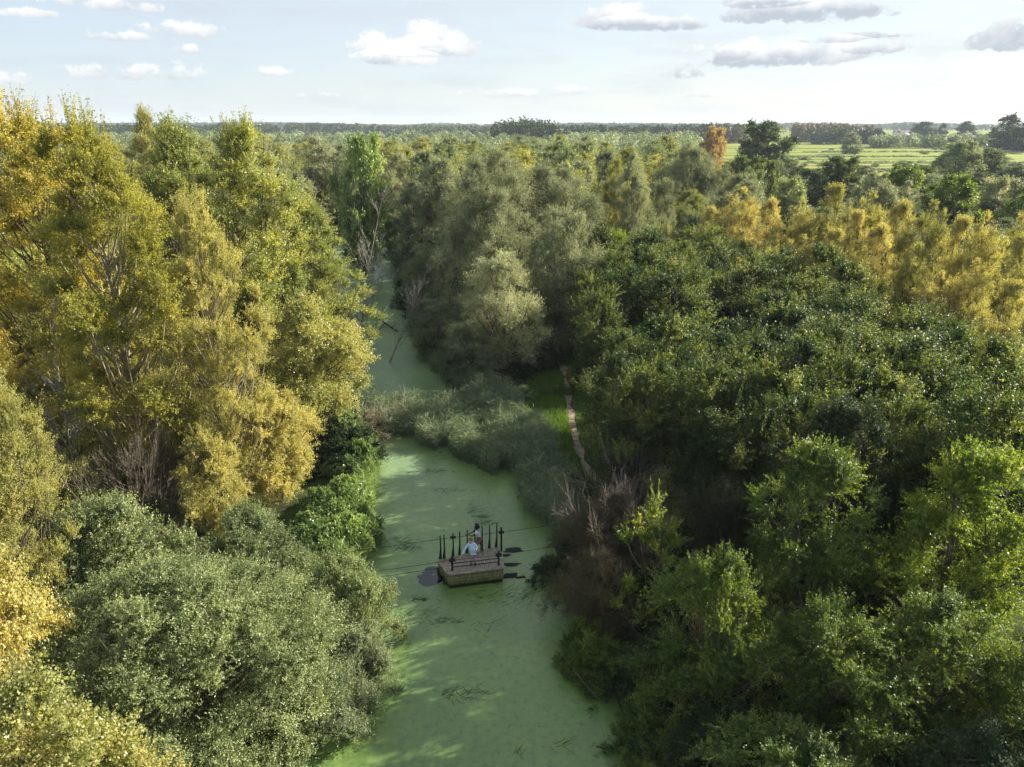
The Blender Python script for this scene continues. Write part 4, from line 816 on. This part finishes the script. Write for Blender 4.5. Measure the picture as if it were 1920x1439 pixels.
# ------------------------------------------------------------------ the two people
def skin(name, J, E, mat, parent, sub=2, root=0):
    """J: name -> (x, y, z, r); one connected skinned surface"""
    keys = list(J); me = bpy.data.meshes.new(name); me.from_pydata([J[k][:3] for k in keys], [(keys.index(a), keys.index(b_)) for a, b_ in E], []); me.materials.append(mat)
    o = link(name, me, parent); m = o.modifiers.new('skin', 'SKIN'); m.use_smooth_shade = True
    for i, k in enumerate(keys):
        r_ = J[k][3]; r_ = (r_, r_) if not isinstance(r_, tuple) else r_
        me.skin_vertices[0].data[i].radius = r_; me.skin_vertices[0].data[i].use_root = (i == root)
    s = o.modifiers.new('sub', 'SUBSURF'); s.levels = s.render_levels = sub; return o
def hand(J, E, side, w, h, down=(0, 0, -1)):
    """palm and five unequal curled fingers beyond wrist w towards h"""
    w = Vector(w); h = Vector(h); d = (h - w).normalized(); dn = Vector(down); s = d.cross(dn).normalized(); cu = s.cross(d).normalized() * -1
    pm = w + d * .06; J['palm' + side] = (*pm, .024); E.append(('wrist' + side, 'palm' + side))
    for k, (off, ln_) in enumerate(((-.032, .066), (-.011, .078), (.011, .072), (.031, .056))):
        b1 = pm + d * .035 + s * off; b2 = b1 + d * ln_ * .45 + cu * .012; b3 = b2 + d * ln_ * .15 + cu * ln_ * .45
        for nm, v, r_ in (('a', b1, .0095), ('b', b2, .009), ('c', b3, .008)): J['f%d%s%s' % (k, nm, side)] = (*v, r_)
        E += [('palm' + side, 'f%da%s' % (k, side)), ('f%da%s' % (k, side), 'f%db%s' % (k, side)), ('f%db%s' % (k, side), 'f%dc%s' % (k, side))]
    t1 = w + d * .04 - s * .03; t2 = t1 + d * .03 - s * .025 + cu * .012; t3 = t2 + d * .02 + cu * .02
    for nm, v, r_ in (('ta', t1, .011), ('tb', t2, .010), ('tc', t3, .009)): J[nm + side] = (*v, r_)
    E += [('palm' + side, 'ta' + side), ('ta' + side, 'tb' + side), ('tb' + side, 'tc' + side)]
SK_D = plainmat('skin_dark', (.085, .045, .028), .5, .4, .08); SK_L = plainmat('skin_light', (.55, .33, .24), .5, .4, .06)
SHIRT_W = plainmat('white_cotton', (.62, .64, .70), .8, .2, .06, 14); SHIRT_B = plainmat('pale_blue_linen', (.55, .66, .88), .8, .2, .08, 14)
PINK = plainmat('dusty_pink_cloth', (.26, .13, .15), .85, .2, .12, 12); DENIM = plainmat('blue_denim', (.10, .19, .36), .85, .2, .2, 30)
HAIR_D = plainmat('hair_black', (.008, .006, .005), .6, .3); HAIR_R = plainmat('hair_copper', (.20, .09, .04), .6, .3, .3, 40); SHOE = plainmat('dark_boots', (.02, .015, .015), .5, .4); EYE = plainmat('eye_dark', (.01, .01, .01), .2, .5)
def person(loc, rz, P, skinm, label, top, topm, bot, botm, hairm, hairJ, hairE, shoes=None):
    o = empty('person', loc, rz)
    J = {k: v for k, v in P.items()}
    E = [('pelvis', 'waist'), ('waist', 'chest'), ('chest', 'neck'), ('neck', 'chin'), ('chin', 'head'), ('head', 'brow')]
    for s in 'LR': E += [('pelvis', 'hip' + s), ('hip' + s, 'knee' + s), ('knee' + s, 'ankle' + s), ('ankle' + s, 'toe' + s), ('chest', 'sh' + s), ('sh' + s, 'elbow' + s), ('elbow' + s, 'wrist' + s)]
    fd = Vector(P['face']); J.pop('face'); hands = {s: J.pop('hand' + s) for s in 'LR'}
    for s in 'LR': hand(J, E, s, P['wrist' + s][:3], hands[s])
    hd = Vector(P['head'][:3]); J['nose'] = (*(hd + fd * .105 + Vector((0, 0, -.012))), .016); E.append(('head', 'nose'))
    sd_ = fd.cross(Vector((0, 0, 1))).normalized()
    for s, g_ in (('L', 1), ('R', -1)): J['ear' + s] = (*(hd + sd_ * .085 * g_ + Vector((0, 0, -.01))), .017); E.append(('head', 'ear' + s))
    body = skin('body', J, E, skinm, o)
    ev = []
    for g_ in (1, -1): c = hd + fd * .088 + sd_ * .03 * g_ + Vector((0, 0, .012)); ev.append((lambda VF: VF)(tubes(np.array([[tuple(c - fd * .01), tuple(c), tuple(c + fd * .006)]]), np.array([[.011, .012, .004]]), 8)))
    c = hd + fd * .088 + Vector((0, 0, -.052)); ev.append(tubes(np.array([[tuple(c - sd_ * .022), tuple(c + fd * .004), tuple(c + sd_ * .022)]]), np.array([[.003, .006, .003]]), 6))
    V, F = merge(ev); link('face_features', mesh_np('face_features', V, F, EYE), body)
    skin('shirt', *top, topm, o); skin('shorts' if botm is DENIM else 'skirt', *bot, botm, o)
    skin('hair', hairJ, hairE, hairm, body, 2)
    if shoes:
        for s in 'LR':
            a, t_ = P['ankle' + s], P['toe' + s]
            skin('boot', {'a': (a[0], a[1], a[2] + .12, .052), 'b': (a[0], a[1], a[2] - .01, .052), 'c': (t_[0], t_[1], t_[2] + .015, .045)}, [('a', 'b'), ('b', 'c')], shoes, o, 2, 1)
    tag(o, label, 'person'); return o
# standing person hauling on the upper cable
P = dict(pelvis=(0, 0, .90, (.115, .135)), waist=(-.04, 0, 1.05, (.095, .12)), chest=(-.08, 0, 1.27, (.11, .15)), neck=(-.11, 0, 1.44, .05), chin=(-.13, 0, 1.50, .055), head=(-.14, 0, 1.58, (.085, .095)), brow=(-.135, 0, 1.635, (.075, .08)),
         hipL=(-.02, -.09, .84, .085), kneeL=(-.17, -.10, .47, .055), ankleL=(-.24, -.11, .09, .038), toeL=(-.40, -.11, .03, .032), hipR=(.02, .09, .84, .085), kneeR=(.08, .10, .47, .055), ankleR=(.21, .10, .09, .038), toeR=(.07, .11, .03, .032),
         shL=(-.09, -.17, 1.38, .055), elbowL=(-.30, -.20, 1.17, .040), wristL=(-.52, -.14, 1.15, .028), handL=(-.60, -.12, 1.15), shR=(-.09, .17, 1.38, .055), elbowR=(-.34, .10, 1.20, .040), wristR=(-.60, -.04, 1.16, .028), handR=(-.68, -.10, 1.15), face=(-1, 0, -.1))
top = ({'a': (0, 0, .96, (.125, .145)), 'b': (-.04, 0, 1.08, (.12, .14)), 'c': (-.08, 0, 1.28, (.14, .18)), 'd': (-.10, 0, 1.40, .07), 'e': (-.09, -.175, 1.375, .07), 'f': (-.19, -.19, 1.27, .065), 'g': (-.09, .175, 1.375, .07), 'h': (-.20, .15, 1.28, .065)},
       [('a', 'b'), ('b', 'c'), ('c', 'd'), ('c', 'e'), ('e', 'f'), ('c', 'g'), ('g', 'h')])
bot = ({'w': (-.01, 0, .98, (.12, .14)), 'p': (0, 0, .88, (.135, .155)), 'l': (-.06, -.085, .70, .10), 'l2': (-.11, -.09, .60, .10), 'r': (.03, .085, .70, .10), 'r2': (.06, .09, .60, .10)}, [('w', 'p'), ('p', 'l'), ('l', 'l2'), ('p', 'r'), ('r', 'r2')])
person((-1.72, 31.90, DZ + .008), 0, P, SK_D, 'standing person in white shirt and dusty pink skirt hauling the upper cable with both hands', top, SHIRT_W, bot, PINK, HAIR_D,
       {'a': (-.10, 0, 1.60, (.11, .115)), 'b': (-.09, 0, 1.67, (.10, .11)), 'c': (-.05, 0, 1.52, .09)}, [('a', 'b'), ('a', 'c')])
P = dict(pelvis=(-.03, .10, .86, (.11, .13)), waist=(-.06, .09, 1.01, (.09, .115)), chest=(-.10, .05, 1.21, (.105, .145)), neck=(-.13, .02, 1.37, .048), chin=(-.145, -.01, 1.42, .055), head=(-.16, -.02, 1.50, (.085, .09)), brow=(-.165, -.01, 1.555, (.075, .08)),
         hipL=(.05, .10, .82, .08), kneeL=(.06, .03, .46, .055), ankleL=(.06, .10, .10, .038), toeL=(.08, -.06, .03, .032), hipR=(-.12, .10, .82, .08), kneeR=(-.13, .04, .46, .055), ankleR=(-.15, .12, .10, .038), toeR=(-.18, -.03, .03, .032),
         shL=(.05, .05, 1.32, .05), elbowL=(.17, .05, 1.07, .038), wristL=(.06, -.12, .95, .027), handL=(-.02, -.15, .95), shR=(-.26, .05, 1.30, .05), elbowR=(-.44, -.02, 1.02, .038), wristR=(-.61, -.14, .73, .027), handR=(-.66, -.18, .64), face=(-.25, -.93, -.25))
top = ({'a': (-.04, .10, .90, (.145, .18)), 'b': (-.06, .09, 1.03, (.12, .145)), 'c': (-.10, .05, 1.22, (.135, .185)), 'd': (-.125, .03, 1.34, .065), 'e': (.05, .05, 1.315, .07), 'f': (.17, .05, 1.08, .06), 'f2': (.09, -.07, .985, .048), 'g': (-.26, .05, 1.30, .07), 'h': (-.44, -.02, 1.03, .058), 'h2': (-.57, -.11, .80, .046), 'k': (-.02, -.04, .88, .04), 'k2': (.0, -.07, .80, .022)},
       [('a', 'b'), ('b', 'c'), ('c', 'd'), ('c', 'e'), ('e', 'f'), ('f', 'f2'), ('c', 'g'), ('g', 'h'), ('h', 'h2'), ('a', 'k'), ('k', 'k2')])
bot = ({'w': (-.03, .10, .93, (.115, .135)), 'p': (-.03, .10, .83, (.125, .145)), 'l': (.06, .08, .66, .09), 'l2': (.065, .05, .52, .085), 'r': (-.125, .08, .66, .09), 'r2': (-.13, .06, .52, .085)}, [('w', 'p'), ('p', 'l'), ('l', 'l2'), ('p', 'r'), ('r', 'r2')])
person((-1.93, 30.70, DZ + .008), 0, P, SK_L, 'copper-haired person in pale blue shirt and denim shorts leaning at the front railing', top, SHIRT_B, bot, DENIM, HAIR_R,
       {'a': (-.155, .015, 1.52, (.10, .10)), 'b': (-.16, .01, 1.58, (.085, .09)), 'c': (-.13, .07, 1.44, .07)}, [('a', 'b'), ('a', 'c')], SHOE)
# red cloth hanging in the thorn bushes
gx_, gy_ = G(1132, 927, 1.9); V, F = tubes(np.array([[(gx_ - .2, gy_, 2.0), (gx_ - .08, gy_ - .03, 1.92), (gx_ + .06, gy_ + .02, 1.95), (gx_ + .2, gy_ + .05, 1.88)]]), np.array([[.04, .12, .09, .04]]), 10)
tag(link('red_cloth', mesh_np('red_cloth', V, F, plainmat('red_fabric', (.45, .05, .04), .7, .3, .3, 20), smooth=True)), 'small crumpled red cloth caught in the thorn bush', 'cloth')

# ------------------------------------------------------------------ haze
HZ = 1.15e-4
V, F = box(-5900, 5900, -400, 5900, -2.2, 60)
m_h = bpy.data.materials.new('haze_air'); m_h.use_nodes = True; nt = m_h.node_tree; nt.nodes.remove(nt.nodes['Principled BSDF'])
pv = nt.nodes.new('ShaderNodeVolumePrincipled'); pv.inputs['Density'].default_value = HZ; pv.inputs['Color'].default_value = (.78, .89, 1, 1); pv.inputs['Anisotropy'].default_value = 0.0
nt.links.new(pv.outputs[0], nt.nodes['Material Output'].inputs['Volume'])
tag(link('haze', mesh_np('haze', V, F, m_h)), kind='stuff')
